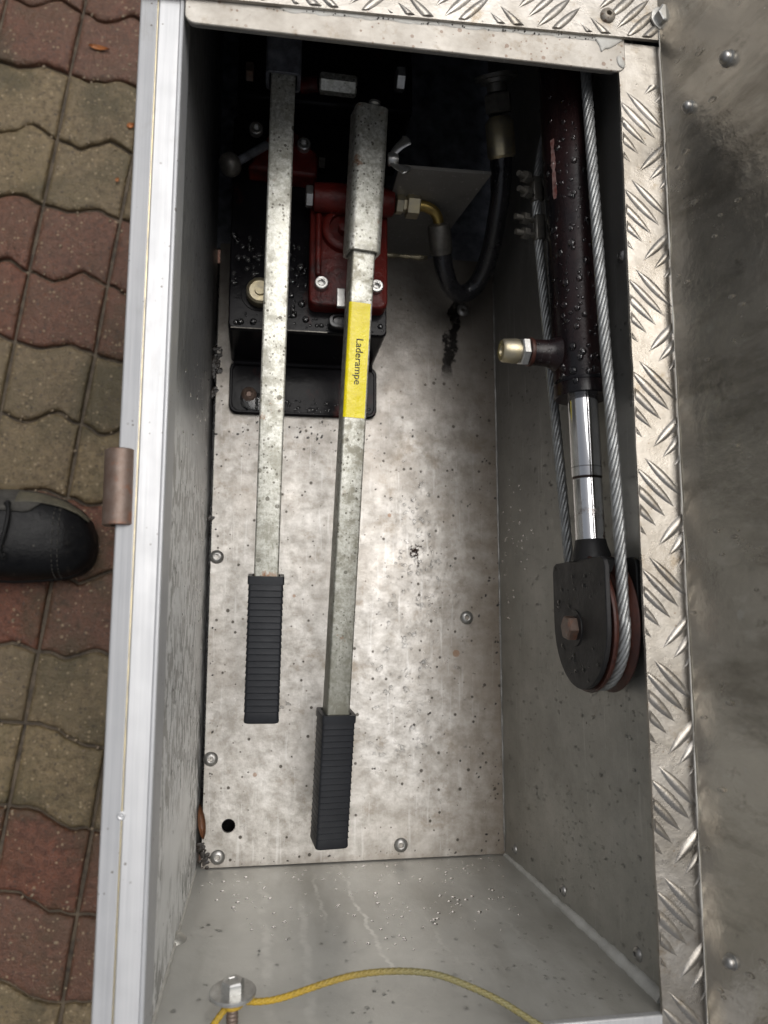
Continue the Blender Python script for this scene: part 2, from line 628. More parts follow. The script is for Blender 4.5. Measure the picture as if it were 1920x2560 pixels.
def mat_cord():
    t = NT('yellow_cord')
    x, y, z = t.sep()
    f = t.noise(300, 4, .7)
    k = t.ramp(t.math('ADD', x, t.mul(t.noise(70, 4, .6), .03)), .085, .15)
    c = t.mix(k, (.42, .27, .02), (.19, .17, .075))
    c = t.mix(t.ramp(f, .45, .65, 0, .5), c, (.20, .15, .04))
    return t.out(c, 0, .6, t.bump(f, .0003, .6))


def mat_paver(name, a, b, moss):
    t = NT(name)
    big = t.noise(14, 6, .68)
    gr = t.noise(135, 4, .78)
    c = t.mix(t.ramp(gr, .32, .70), a, b)
    c = t.mix(t.ramp(big, .42, .66, 0, .75), c, moss)
    c = t.mix(t.ramp(t.rand, 0, 1, 0, .35), c, (.10, .075, .055))
    peb = t.specks(210, .22, .14, .40)
    dk = t.specks(190, .30, .12, .40, t.vec(loc=(.4, .9, 0)))
    c = t.mix(t.ramp(t.noise(9, 5, .6, t.vec(loc=(3, 8, 0))), .52, .64, 0, .6), c, (.050, .042, .022))
    c = t.mix(t.mul(peb, .48), c, (.36, .28, .175))
    c = t.mix(t.mul(dk, .55), c, (.045, .033, .026))
    n = t.bump(gr, .0030, 1.0)
    n = t.bump(t.noise(520, 3, .7), .0010, .7, n)
    n = t.bump(big, .008, .4, n)
    return t.out(c, 0, t.ramp(gr, .3, .7, .18, .55), n, Specular_IOR_Level=.32)


def mat_water():
    t = NT('water')
    m = t.out((1, 1, 1), 0, .02)
    t.b.inputs['Transmission Weight'].default_value = 1.0
    t.b.inputs['IOR'].default_value = 1.42
    return m


def mat_shoe():
    t = NT('black_leather')
    f = t.noise(60, 7, .7)
    c = t.mix(t.ramp(f, .35, .65), (.003, .003, .0035), (.006, .006, .0065))
    c = t.mix(t.mul(t.specks(130, .12, .05, .2), .5), c, (.10, .09, .075))
    c = t.mix(t.ramp(t.noise(45, 7, .7, t.vec(loc=(3, 3, 3))), .60, .72, 0, .5), c, (.06, .052, .04))
    return t.out(c, 0, t.ramp(f, .3, .7, .26, .50), t.bump(t.noise(240, 5, .7), .0010, .6), Specular_IOR_Level=.2)


M = dict(
    floor=mat_floor(), wall=mat_wall(), left=mat_left(), end=mat_end(), rail=mat_rail(), tread=mat_tread(), bar=mat_crossbar(),
    lid=mat_lid(), galv=mat_galv(), galv2=mat_galv('dull_galvanised_steel', .95, (5, 5, 5)), black=mat_black(), red=mat_red(),
    chrome=mat_chrome(), rust=mat_rust(), sheave=mat_sheave(), matte=mat_matte(), barrel=mat_barrel(), cord=mat_cord(), water=mat_water(), shoe=mat_shoe(),
    zinc=mat_plain('zinc_steel', (.62, .62, .60), .85, .34, (.40, .39, .37), 120),
    rivet=mat_plain('rivet_aluminium', (.42, .415, .40), .8, .32, (.26, .25, .235), 150),
    rope=mat_plain('wire_rope_steel', (.36, .37, .37), .7, .44, (.22, .22, .215), 150),
    rubber=mat_plain('blue_black_rubber', (.017, .0185, .022), 0, .42, (.011, .012, .015), 60, Specular_IOR_Level=.28),
    hose=mat_plain('wet_hose_rubber', (.010, .010, .012), 0, .16, (.022, .021, .023), 50, .0006, 160),
    brass=mat_plain('tarnished_brass', (.42, .30, .09), .85, .36, (.20, .14, .05), 90),
    fitting=mat_plain('yellow_zinc_steel', (.50, .43, .27), .8, .34, (.34, .31, .25), 110),
    steel=mat_plain('dark_steel', (.26, .275, .31), .35, .42, (.06, .06, .07), 60),
    dull=mat_plain('oily_steel', (.16, .15, .13), .6, .40, (.07, .065, .06), 90),
    yellow=mat_plain('yellow_vinyl', (.82, .70, .005), 0, .22, (.72, .58, .005), 70, .0022, 70),
    ink=mat_plain('black_ink', (.015, .015, .015), 0, .5),
    scrape=mat_plain('scraped_primer', (.10, .020, .015), 0, .5, (.26, .19, .175), 150),
    sealant=mat_plain('grey_sealant', (.58, .58, .55), 0, .5, (.44, .435, .41), 50, .0010, 90),
    paste=mat_plain('dirty_white_sealant', (.56, .55, .51), 0, .5, (.40, .38, .34), 70, .0010, 120),
    suede=mat_plain('grey_suede', (.060, .056, .048), 0, .8, (.024, .022, .019), 80, .0008, 300),
    olive=mat_plain('olive_trim', (.10, .088, .058), 0, .7, (.05, .044, .03), 80, .0008, 300),
    sole=mat_plain('black_sole_rubber', (.008, .008, .008), 0, .6, Specular_IOR_Level=.25),
    leaf=mat_plain('dry_leaf', (.36, .13, .035), 0, .55, (.20, .075, .022), 150, .0006, 300),
    leaf2=mat_plain('brown_wet_leaf', (.16, .06, .025), 0, .4, (.07, .035, .018), 120, .0008, 250),
    debris=mat_plain('wet_plant_debris', (.055, .024, .014), 0, .5, (.03, .015, .01), 300),
    grime=mat_plain('black_grime', (.014, .012, .011), 0, .30, (.03, .022, .016), 160, .0012, 200),
    grit=mat_plain('sand_grit', (.26, .20, .13), 0, .6, (.10, .075, .05), 300),
    bed=mat_plain('joint_sand', (.11, .082, .052), 0, .7, (.028, .021, .015), 70, .003, 160),
    tan=mat_paver('tan_concrete', (.225, .168, .092), (.070, .050, .027), (.120, .095, .048)),
    brick=mat_paver('red_concrete', (.175, .068, .040), (.048, .018, .011), (.095, .048, .026)),
)

# ------------------------------------------------------------------ the paving
GZ = -0.30
TH = R(-7.1)


def pav(xp, yp, z):
    c, s = math.cos(TH), math.sin(TH)
    return V((xp * c - yp * s, xp * s + yp * c, z))


ground = obj('ground', MB().box(-6, 6, -6, 6, GZ - .06, GZ - .0085), M['bed'], kind='structure')
paving = empty('paving', (-.2, .35, GZ), None, None, kind='structure')
PX, PY, X0, Y0 = .0995, .0956, -.241, .905


def wave(k, j, t):
    """offset of row boundary k inside cell j, t from 0 to 1 across the cell"""
    def pw(kn):
        for (t0, a), (t1, b) in zip(kn, kn[1:]):
            if t <= t1:
                u = (t - t0) / (t1 - t0)
                u = u * .45 + .55 * u * u * (3 - 2 * u)
                return a + (b - a) * u
        return kn[-1][1]
    if k <= 8:
        s = 1.0 if k % 2 else .55
        return s * pw([(0, 0), (.30, -.0085), (.70, .0120), (1, 0)])
    if (j + 40) % 2 == 0:
        return pw([(0, .009), (.28, .008), (.72, -.010), (1, -.0105)])
    return pw([(0, -.0105), (.28, -.011), (.72, .008), (1, .009)])


for k in range(-2, 15):
    for j in range(-4, 3):
        rr = random.Random(k * 31 + j * 7 + 500)
        g = .0020

        def jx(kk, jj, f):   # a slightly wandering cross joint
            return X0 + PX * jj + .0022 * mnoise.noise(V((jj * 3.1, kk * 1.7 + f * 1.3, 2.0)))
        ts = [i / 16 for i in range(17)]
        xa0, xa1 = jx(k, j, 0) + g, jx(k, j + 1, 0) - g
        xb0, xb1 = jx(k, j, 1) + g, jx(k, j + 1, 1) - g
        top = [(xa0 + (xa1 - xa0) * t, Y0 - PY * k + wave(k, j, t) - g + .0030 * mnoise.noise(V((k * 2.3, (j + t) * 7, 0)))) for t in ts]
        bot = [(xb0 + (xb1 - xb0) * t, Y0 - PY * (k + 1) + wave(k + 1, j, t) + g + .0030 * mnoise.noise(V((k * 2.3 + 2.3, (j + t) * 7, 0)))) for t in ts]
        mid = [((a[0] + b[0]) / 2 + d, (a[1] + b[1]) / 2) for a, b, d in ((top[-1], bot[-1], -.0008), )]
        mid2 = [((top[0][0] + bot[0][0]) / 2 + .0008, (top[0][1] + bot[0][1]) / 2)]
        ring = top + mid + bot[::-1] + mid2
        cx, cy = sum(p[0] for p in ring) / len(ring), sum(p[1] for p in ring) / len(ring)
        dz, tx, ty = rr.uniform(-.0022, .0012), rr.uniform(-.015, .015), rr.uniform(-.015, .015)

        def lv(sc, z):
            out = []
            for (px, py) in ring:
                dx, dy = px - cx, py - cy
                L = math.hypot(dx, dy)
                q = max(0, (L - sc) / L)
                out.append(pav(cx + dx * q, cy + dy * q, GZ + z + dz + dx * tx + dy * ty))
            return out
        mb = MB().loft([lv(0, -.04), lv(0, -.0045), lv(.0012, -.0022), lv(.0042, -.0006), lv(.009, 0)], False, True)
        obj('paving_stone', mb, M['brick'] if k % 4 in (2, 3) else M['tan'], paving, smooth=50)

grit = MB()
for i in range(420):
    xp, yp = rnd.uniform(-.40, -.10), rnd.uniform(-.30, 1.02)
    if rnd.random() < .5:
        yp = Y0 - PY * round((Y0 - yp) / PY) + rnd.gauss(0, .008)
    q = rnd.uniform(.0006, .0019)
    grit.dome(pav(xp, yp, GZ - .0006), (0, 0, 1), q, q * .9, 6, 2, (rnd.random(), rnd.random(), 0), rnd.uniform(1, 1.7))
grit_o = obj('grit', grit, M['grit'], paving, smooth=60, kind='stuff')

# ------------------------------------------------------------------ the storage box
box = empty('storage_box', (.135, .28, -.02), 'open aluminium storage compartment with tread plate edge and raised grey lid', 'storage box')


def hexring(cx, cy, r, n, a0=0):
    return [(cx + r * math.cos(a0 + 2 * math.pi * k / n), cy + r * math.sin(a0 + 2 * math.pi * k / n)) for k in range(n)]


# floor panel with a drilled drain hole
fl = MB()
hx, hy, hr, hh = .0262, .0345, .0058, .014
xs, ys = (.0046, hx - hh, hx + hh, .2700), (.0012, hy - hh, hy + hh, .5600)
for zt in (0.0, -.003):
    for i in range(3):
        for k in range(3):
            if (i, k) != (1, 1):
                fl.add([(xs[i], ys[k], zt), (xs[i + 1], ys[k], zt), (xs[i + 1], ys[k + 1], zt), (xs[i], ys[k + 1], zt)], [(0, 1, 2, 3)])
    n = 32
    ci = hexring(hx, hy, hr, n, R(45))
    sq = []
    for q in range(n):
        a = R(45) + 2 * math.pi * q / n
        m = hh / max(abs(math.cos(a)), abs(math.sin(a)))
        sq.append((hx + m * math.cos(a), hy + m * math.sin(a)))
    fl.add([(p[0], p[1], zt) for p in ci + sq], [(q, (q + 1) % n, n + (q + 1) % n, n + q) for q in range(n)])
fl.loft([[(p[0], p[1], 0) for p in ci], [(p[0], p[1], -.003) for p in ci]], False, False)
fl.loft([[(xs[0], ys[0], z), (xs[3], ys[0], z), (xs[3], ys[3], z), (xs[0], ys[3], z)] for z in (0, -.003)], False, False)
floor_o = obj('floor_panel', fl, M['floor'], box, smooth=20)


def rivet_mesh(name, r, h, mat):
    return mesh_from(name, MB().lathe((0, 0, 0), (0, 0, 1), [(-.001, r), (h * .12, r), (h * .55, r * .86), (h * .9, r * .55), (h, r * .42), (h * .9, r * .34), (-.006, r * .30), (-.006, r * .02)], 20), mat, smooth=50)


riv = rivet_mesh('rivet', .0062, .0026, M['rivet'])
for px, py in ((.0098, .264), (.0098, .0901), (.0179, .0095), (.1754, .0125), (.2378, .2104), (.2385, .5086)):
    put('rivet', riv, floor_o, (px, py, 0), (0, 0, rnd.uniform(0, 6)))
    
path = resample([V((.2696, .004, .0004)), V((.2696, .555, .0004))], .004)
obj('sealant_bead', MB().tube(path, [max(.0002, .0007 + .0007 * mnoise.noise(V((i * .31, 4, 1)))) for i in range(len(path))], 7), M['rivet'], floor_o, smooth=80, label='thin bright bead along the right edge of the floor')
# grime that fills the gap and the corners
gm = MB()
for (px, py, r, k) in ((.0075, .0075, .0065, 26), (.0045, .0200, .004, 12), (.0040, .4380, .0085, 30), (.0042, .4540, .007, 20), (.0032, .4150, .005, 12), (.0030, .3000, .003, 6)):
    for i in range(k):
        q = r * rnd.random() ** .7
        a = rnd.uniform(0, 6.28)
        rr_ = rnd.uniform(.0006, .0022)
        gm.dome((max(.0012, px + q * math.cos(a) * .7), max(.0012, py + q * math.sin(a)), -.0002), (0, 0, 1), rr_, rr_ * rnd.uniform(.3, .7), 7, 2, (rnd.random(), rnd.random(), 0), rnd.uniform(1, 2))
for i in range(330):
    m = rnd.random()
    if m < .35:
        px, py = rnd.uniform(.02, .16), .393 - abs(rnd.gauss(0, .022))
    elif m < .55:
        px, py = .2685 - abs(rnd.gauss(0, .008)), rnd.uniform(.01, .50)
    elif m < .70:
        px, py = .0055 + abs(rnd.gauss(0, .004)), rnd.uniform(.01, .43)
    elif m < .82:
        px, py = rnd.uniform(.01, .26), .0025 + abs(rnd.gauss(0, .004))
    else:
        px, py = rnd.uniform(.15, .265), rnd.uniform(.03, .45)
    rr_ = .0003 + .0009 * rnd.random() ** 3
    gm.dome((px, py, -.0001), (0, 0, 1), rr_, rr_ * .6, 6, 2, (rnd.random(), rnd.random(), 0), rnd.uniform(1, 1.8))
obj('grime', gm, M['grime'], floor_o, label='black wet dirt caught along the edges and specked over the floor', kind='stuff')

obj('shade_backing', MB().box(-.0028, .2700, 0, .5600, -.045, -.042), M['hose'], box)  # added dark sheet, standing in for shade under the gap and drain hole

# left wall with its two-part rail
obj('side_wall', MB().box(-.0028, 0, -.10, .80, -.03, .262), M['left'], box, label='left wall under the bright rail, blotched with water marks')
rail = MB()
prof = [(-.0028, .246), (-.0028, .2500), (-.0143, .2510), (-.0143, .2735), (-.0134, .2744), (-.0020, .2744), (-.0016, .2752), (-.0004, .2754), (.0004, .2748), (.0006, .2735), (.0006, .246)]
rail.loft([[(x, y, z) for x, z in prof] for y in (-.10, .62)])
rail_o = obj('rim_rail', rail, M['rail'], box, smooth=40, bevel=.0003)
ra2 = MB()
prof = [(-.0245, .240), (-.0245, .2728), (-.0240, .2736), (-.0232, .2740), (-.0160, .2740), (-.0152, .2745), (-.0147, .2745), (-.0146, .2735), (-.0146, .240)]
ra2.loft([[(x, y, z) for x, z in prof] for y in (-.10, .62)])
obj('rim_rail', ra2, M['rail'], box, smooth=40, bevel=.0003, label='outer half of the rail beyond the seam')
obj('seam', MB().tube(resample([V((-.01440, -.10, .27395)), V((-.01440, .62, .27395))], .01), [.00055 + .0002 * mnoise.noise(V((i * .7, 0, 0))) for i in range(73)], 6), M['fitting'], rail_o)
obj('weld_spot', MB().lathe((-.0145, .1135, .2740), (0, 0, 1), [(-.001, .0024), (.0003, .0024), (.0009, .0015), (.0006, .0008), (.0011, .0003)], 16), M['rail'], rail_o)
obj('outer_panel', MB().box(-.0236, -.0215, -.10, .62, -.04, .240), M['wall'], box)
obj('hinge_barrel', MB().lathe((-.0232, .2600, .2695), (-.0005 / .041, 1, 0), [(.0004, .0045), (0, .0076), (.0006, .0086), (.0405, .0086), (.0412, .0078), (.0408, .0046)], 28, cap0=False, cap1=False)
    .lathe((-.0232, .2600, .2695), (0, 1, 0), [(.003, .0045), (.038, .0045)], 16), M['rust'], box, label='rusty hinge knuckle on the outer rail')

# right wall, leaning out a little under the tread strip
rw = MB()
rw.add([(.2700, -.10, -.003), (.2795, -.10, .2722), (.2795, .80, .2722), (.2700, .80, -.003), (.2725, -.10, -.003), (.2820, -.10, .2722), (.2820, .80, .2722), (.2725, .80, -.003)],
       [(0, 1, 2, 3), (7, 6, 5, 4), (0, 4, 5, 1), (3, 2, 6, 7), (1, 5, 6, 2), (0, 3, 7, 4)])
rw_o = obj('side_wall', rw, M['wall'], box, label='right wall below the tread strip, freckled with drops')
rv2 = rivet_mesh('rivet', .0042, .0026, M['rivet'])
for py, pz in ((.0125, .0259), (.0128, .1259), (.0132, .2328), (.4445, .2500)):
    px = .2700 + .0095 * (pz + .003) / .2752
    put('rivet', rv2, rw_o, (px, py, pz), (0, R(-88), 0))

# end wall with its rail, and the sealant beads in the corners
ew_o = obj('end_wall', MB().loft([[(.0002, y, -.02), (.2692, y, -.02), (.2792, y, .2700), (.0002, y, .2700)] for y in (0, -.0028)]), M['end'], box)
obj('outer_panel', MB().box(-.0020, .2820, -.0255, -.0235, -.04, .2698), M['wall'], box)
obj('end_rail', MB().box(.0008, .2800, -.026, .0006, .2702, .2748), M['rail'], box, bevel=.0008)


def bead(name, pts, r0, r1, mat, parent, lab, amp=.35):
    path = resample(smooth_path(pts, 6), .004)
    n = len(path)
    rad = [(r0 + (r1 - r0) * i / n) * (1 + amp * mnoise.noise(V((i * .45, r0 * 900, 0)))) for i in range(n)]
    return obj(name, MB().tube(path, rad, 9), mat, parent, smooth=80, label=lab)


bead('sealant_bead', [(.2698, .0002, .002), (.2720, .0006, .06), (.2742, .0008, .13), (.2768, .0006, .20), (.2790, .0000, .262)],   .0020, .0052, M['sealant'], ew_o, 'thick grey sealant bead in the right corner')
bead('sealant_bead', [(.0003, .0005, .004), (.0003, .0005, .08), (.0003, .0006, .16), (.0003, .0006, .268)], .0009, .0017, M['paste'], ew_o, 'thin white sealant bead in the left corner', .25)
lump = MB().dome((.0012, -.0002, .1380), (.6, 1, 0), .0075, .0045, 14, 4, (0, 0, 1), 1.2)
obj('weld_lump', lump, M['wall'], ew_o, smooth=80)

# low back wall and the dark space behind it
bw = MB()
poly = [(.1505, 0), (.2045, 0), (.2245, .1456), (.1505, .1440)]  # right edge cut on a slant; the dark gap stands in for a shadow
bw.loft([[(x, .5602, z) for x, z in poly], [(x, .5630, z) for x, z in poly]])
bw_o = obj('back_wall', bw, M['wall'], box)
bead('sealant_bead', [(.152, .5600, .0012), (.166, .5594, .0020), (.182, .5598, .0012), (.203, .5594, .0018)], .0022, .0028, M['fitting'], bw_o, 'dirty lumpy sealant along the foot of the back wall', .8)
cv = MB()
cv.box(-.002, .40, .80, .803, -.02, .275).box(0, .40, .563, .80, -.02, -.017).box(.40, .403, .563, .803, -.02, .275)
obj('rear_cavity', cv, M['steel'], box, label='dark unlit space behind the compartment')


# tread plates: raised almond bars in alternating groups of five
def tread_bars(bm, zt, xr, yr, cell=.0416, height=.0014, org=(.2740, .4000), wide=.0032, sink=.0003):
    c45 = math.sqrt(.5)
    uu, vv = V((c45, -c45, 0)), V((c45, c45, 0))
    rr = random.Random(3)
    N = 20
    for i in range(-N, N):
        for j in range(-N, N):
            o = V((org[0], org[1], 0)) + uu * (i * cell) + vv * (j * cell)
            if not (xr[0] - .03 < o.x < xr[1] + .03 and yr[0] - .03 < o.y < yr[1] + .03):
                continue
            d, s = (uu, vv) if (i + j) % 2 == 0 else (vv, uu)
            for b in range(5):
                c = o + s * ((b - 2) * cell / 5)
                L, w = .0166 * rr.uniform(.95, 1.03), wide * rr.uniform(.9, 1.1)
                K = 8
                low, mid, up = [], [], []
                for q in range(K + 1):
                    t = -1 + 2 * q / K
                    ww = w * max(.03, (1 - abs(t) ** 2.2))
                    low.append((c + d * (L * t), ww))
                vs = []
                for (p, ww), q in zip(low, range(K + 1)):
                    t = -1 + 2 * q / K
                    h = height * max(.05, 1 - abs(t) ** 3)
                    vs += [p - s * ww + V((0, 0, zt - sink)), p - s * (ww * .55) + V((0, 0, zt + h * .62)), p + V((0, 0, zt + h)),
                           p + s * (ww * .55) + V((0, 0, zt + h * .62)), p + s * ww + V((0, 0, zt - sink))]
                bv = [bm.verts.new(x) for x in vs]
                for q in range(K):
                    for e in range(5):
                        a, b2 = q * 5 + e, q * 5 + (e + 1) % 5
                        bm.faces.new((bv[a], bv[b2], bv[b2 + 5], bv[a + 5]))
                bm.faces.new([bv[e] for e in range(4, -1, -1)])
                bm.faces.new([bv[K * 5 + e] for e in range(5)])


def cut(bm, p, n):
    r = bmesh.ops.bisect_plane(bm, geom=bm.verts[:] + bm.edges[:] + bm.faces[:], plane_co=p, plane_no=n, clear_outer=True)
    es = [e for e in r['geom_cut'] if isinstance(e, bmesh.types.BMEdge)]
    if es:
        bmesh.ops.edgeloop_fill(bm, edges=es)


def tread_plate(name, base, zt, xr, yr, cuts, lab=None, org=(.2740, .4000)):
    bm = bmesh.new()
    tread_bars(bm, zt, xr, yr, org=org)
    for p, n in cuts:
        cut(bm, p, n)
    me0 = bpy.data.meshes.new('tmp')
    bm.to_mesh(me0)
    bm.free()
    mb = base
    mb.add([v.co.copy() for v in me0.vertices], [tuple(p.vertices) for p in me0.polygons])
    bpy.data.meshes.remove(me0)
    return obj(name, mb, M['tread'], box, smooth=62, label=lab)


# water lying on the floor: thin irregular pools and beads
pw = MB()


def pool(cx, cy, r, h, seed, st, an):
    ca, sa = math.cos(an), math.sin(an)
    N = 26
    rings = []
    for sc, z in ((1, -.0001), (.97, h * .45), (.88, h * .8), (.7, h), (.3, h * .96)):
        ring = []
        for k in range(N):
            a = 2 * math.pi * k / N
            q = r * sc * (1 + .55 * mnoise.noise(V((math.cos(a) * 1.3 + seed, math.sin(a) * 1.3, seed))) + .25 * mnoise.noise(V((math.cos(a) * 3 + seed, math.sin(a) * 3, seed + 9))))
            x, y = q * math.cos(a) * st, q * math.sin(a)
            ring.append((cx + x * ca - y * sa, cy + x * sa + y * ca, z))
        rings.append(ring)
    pw.loft(rings, False, True)


rp_ = random.Random(11)
for i in range(150):
    band = rp_.random()
    if band < .34:
        cx, cy = rp_.gauss(.192, .013), rp_.uniform(.235, .335)
    elif band < .52:
        cx, cy = rp_.gauss(.197, .012), rp_.gauss(.272, .014)
    else:
        cx, cy = rp_.gauss(.182, .017), rp_.uniform(.085, .235)
    pool(cx, cy, .0007 + .0017 * rp_.random() ** 1.8, rp_.uniform(.0004, .0009), i * 1.37, rp_.uniform(1, 1.8), rp_.uniform(0, 3.1))
for i in range(60):
    pool(rp_.uniform(.02, .26), rp_.uniform(.02, .40), .0007 + .0012 * rp_.random() ** 2, .0004, i * 2.1, 1.1, 0)
obj('water_drops', pw, M['water'], floor_o, smooth=180, kind='stuff')

edge = MB()
pts_in = []
for i in range(70):
    y = -.10 + .676 * i / 69
    pts_in.append((.2697 + .0005 * mnoise.noise(V((y * 60, 0, 0))) + .0002 * mnoise.noise(V((y * 260, 1, 0))), y))
edge.loft([[(x, y, z) for x, y in pts_in + [(.330, .576), (.330, -.10)]] for z in (.2725, .2750)])
strip = tread_plate('tread_strip', edge, .2750, (.262, .335), (-.10, .576),
                    [(V((.2702, 0, 0)), V((-1, 0, 0))), (V((.328, 0, 0)), V((1, 0, 0))), (V((0, -.099, 0)), V((0, -1, 0))), (V((0, .548, 0)), V((0, 1, 0)))], 'narrow tread plate strip along the right edge')

dk = MB()
dpoly = [(-.06, .5683), (.0275, .5703), (.15, .5736), (.2740, .5772), (.42, .5812), (.42, .86), (-.06, .86)]
dk.loft([[(x, y, z) for x, y in dpoly] for z in (.2762, .2786)])
dn = V((.0276, -1, 0)).normalized()
deck = tread_plate('deck_plate', dk, .2786, (-.06, .42), (.56, .86),
                   [(V((.0275, .5716, 0)), dn), (V((-.058, 0, 0)), V((-1, 0, 0))), (V((.418, 0, 0)), V((1, 0, 0))), (V((0, .858, 0)), V((0, 1, 0)))], 'tread plate deck at the top', org=(.1906, .6234))
put('rivet', rivet_mesh('rivet', .0050, .0024, M['bar']), deck, (.2616, .5905, .2790))

hb = MB().lathe((.2985, .5925, .2786), (.12, 0, 1), [(0, .0082), (.0012, .0082), (.0013, .0076)], 28)
hb_o = obj('washer', hb, M['zinc'], deck)
obj('hex_bolt', MB().lathe((.2985, .5925, .2798), (.12, 0, 1), [(0, .0064), (.0048, .0064), (.0053, .0056)], 6), M['zinc'], hb_o, smooth=20)

# cross bar: a rounded plate lying on a second lip
def barpoly(x0, x1, ya, yb, r):
    pts = []
    for k in range(7):
        a = R(180 + 90 * k / 6)
        pts.append((x0 + r + r * math.cos(a), ya + r + r * math.sin(a)))
    for k in range(7):
        a = R(270 + 90 * k / 6)
        pts.append((x1 - r + r * math.cos(a), ya + r + r * math.sin(a)))
    return pts + [(x1, yb), (x0, yb)]


cb = obj('cross_bar', MB().prism(barpoly(.0010, .2738, .5548, .640, .006), .2738, .2758), M['bar'], box, bevel=.0006)
obj('lip', MB().prism(barpoly(.0014, .2700, .5551, .640, .006), .2714, .2734), M['wall'], cb, bevel=.0004)

# smeared sealant between bar and deck
for pts, z in (([(.2525, .5768), (.2560, .5712), (.2575, .5668), (.2600, .5690), (.2635, .5700), (.2690, .5738), (.2720, .5775), (.2600, .5785)], .2767),
               ([(.2690, .5585), (.2718, .5570), (.2732, .5590), (.2722, .5625), (.2700, .5655), (.2680, .5650), (.2678, .5612)], .2766)):
    c = V((sum(p[0] for p in pts) / len(pts), sum(p[1] for p in pts) / len(pts), 0))
    P = resample(smooth_path([(x, y, 0) for x, y in pts + pts[:1]], 5), .0008)[:-1]
    rings = [[(c.x + (p.x - c.x) * s, c.y + (p.y - c.y) * s, zz) for p in P] for s, zz in ((1, .2755), (.96, z - .0003), (.85, z), (.5, z + .0002))]
    obj('sealant_smear', MB().loft(rings, False, True), M['paste'], cb, smooth=60)
sm = MB()
for i in range(60):
    x = .06 + .205 * i / 59
    y = .5703 + (x - .0275) * .028
    sm.dome((x, y - .0004, .2756), (0, 0, 1), rnd.uniform(.0012, .0030), .0008, 10, 3, (1, 0, 0), 2.2)
dots = MB()
for i in range(46):
    x = .05 + .215 * rnd.random()
    dots.dome((x, .5703 + (x - .0275) * .028 - rnd.uniform(.0006, .0022), .2762), (0, 0, 1), rnd.uniform(.0003, .0007), .0005, 8, 2)
obj('grime', dots, M['grime'], cb, smooth=70, label='black bubbles of dirt in the sealant line', kind='stuff')
obj('sealant_line', sm, M['paste'], cb, smooth=70, label='bubbly sealant line at the deck edge', kind='stuff')

# the raised lid
LA = R(15)
ln, lu = V((-math.cos(LA), 0, math.sin(LA))), V((math.sin(LA), 0, math.cos(LA)))


def lidp(y, s, d=0.0):
    return V((.2936 + .0047 * y, y, .2785)) + lu * s + ln * d


lidmb = MB()
ny, ns = 60, 10
for d in (0, -.003):
    vs = []
    for i in range(ny + 1):
        for k in range(ns + 1):
            y = -.10 + .72 * i / ny
            p = lidp(y, .32 * k / ns, d)
            if k == 0:
                p += V((.0007 * mnoise.noise(V((y * 50, 2, 0))), 0, 0))
            vs.append(p + ln * (.0012 * mnoise.noise(V((y * 9, k * .35, 3)))))
    lidmb.add(vs, [(i * (ns + 1) + k, (i + 1) * (ns + 1) + k, (i + 1) * (ns + 1) + k + 1, i * (ns + 1) + k + 1) for i in range(ny) for k in range(ns)])
q = (ny + 1) * (ns + 1)
lidmb.f += [(i * (ns + 1), (i + 1) * (ns + 1), q + (i + 1) * (ns + 1), q + i * (ns + 1)) for i in range(ny)]
lidmb.f += [(i * (ns + 1) + ns, (i + 1) * (ns + 1) + ns, q + (i + 1) * (ns + 1) + ns, q + i * (ns + 1) + ns) for i in range(ny)]
lid = obj('lid', lidmb, M['lid'], box, smooth=60, label='raised dull grey lid leaning outward')
path = resample([lidp(-.09, .0004, .0006), lidp(.60, .0004, .0006)], .004)
obj('sealant_bead', MB().tube(path, [max(.0001, .0004 * (.8 + 1.6 * mnoise.noise(V((i * .23, 8, 0))))) for i in range(len(path))], 8), M['paste'], lid, smooth=80)
rv3 = mesh_from('rivet', MB().lathe((0, 0, 0), (0, 0, 1), [(-.001, .0046), (.0008, .0046), (.0012, .0036), (.0030, .0036), (.0044, .0028), (.0052, .0012)], 18), M['rivet'], smooth=50)
for y, s, k in ((.5275, .0505, 1.0), (.5171, .0210, .85), (.0347, .0185, .9), (.28, .25, 1.0)):
    o = put('rivet', rv3, lid, lidp(y, s, .0004), (0, LA - R(90), 0))
    o.scale = (k, k, k)
hp = MB()
for i in range(44):
    y, s = rnd.uniform(-.05, .58), abs(rnd.gauss(0, .03)) + .002
    hp.dome(lidp(y, s, .0008), ln, rnd.uniform(.0006, .0015), .0005, 8, 2, lu, 1.8)
obj('water_drops', hp, M['water'], lid, smooth=180, kind='stuff')

# drops on the walls of the box
dr = MB()
for i in range(620):
    x, z = rnd.uniform(.004, .264), rnd.uniform(.004, .262)
    if rnd.random() > .35 + .65 * (x / .27):
        continue
    r = .0006 + .0012 * rnd.random() ** 2.0
    dr.dome((x, 0, z), (0, 1, 0), r, r * .45, 9, 3, (0, 0, 1), rnd.uniform(.9, 1.3))
obj('water_drops', dr, M['water'], ew_o, smooth=180, kind='stuff')
dr = MB()
wn_r = V((-.2752, 0, .0095)).normalized()
for i in range(900):
    y, z = rnd.uniform(.0, .42), rnd.uniform(.01, .262)
    r = .0005 + .0010 * rnd.random() ** 2.0
    dr.dome((.2700 + .0095 * (z + .003) / .2752, y, z), wn_r, r, r * .6, 8, 3, (0, 0, 1), rnd.uniform(1.2, 2.5))
obj('water_drops', dr, M['water'], rw_o, smooth=180, kind='stuff')
dr = MB()
for i in range(420):
    y, z = rnd.uniform(.0, .54), rnd.uniform(.02, .245)
    r = .0004 + .0009 * rnd.random() ** 2.6
    dr.dome((0, y, z), (1, 0, 0), r, r * .45, 8, 2, (0, .3, 1), rnd.uniform(1.0, 2.4))
obj('water_drops', dr, M['water'], box, smooth=180, kind='stuff')

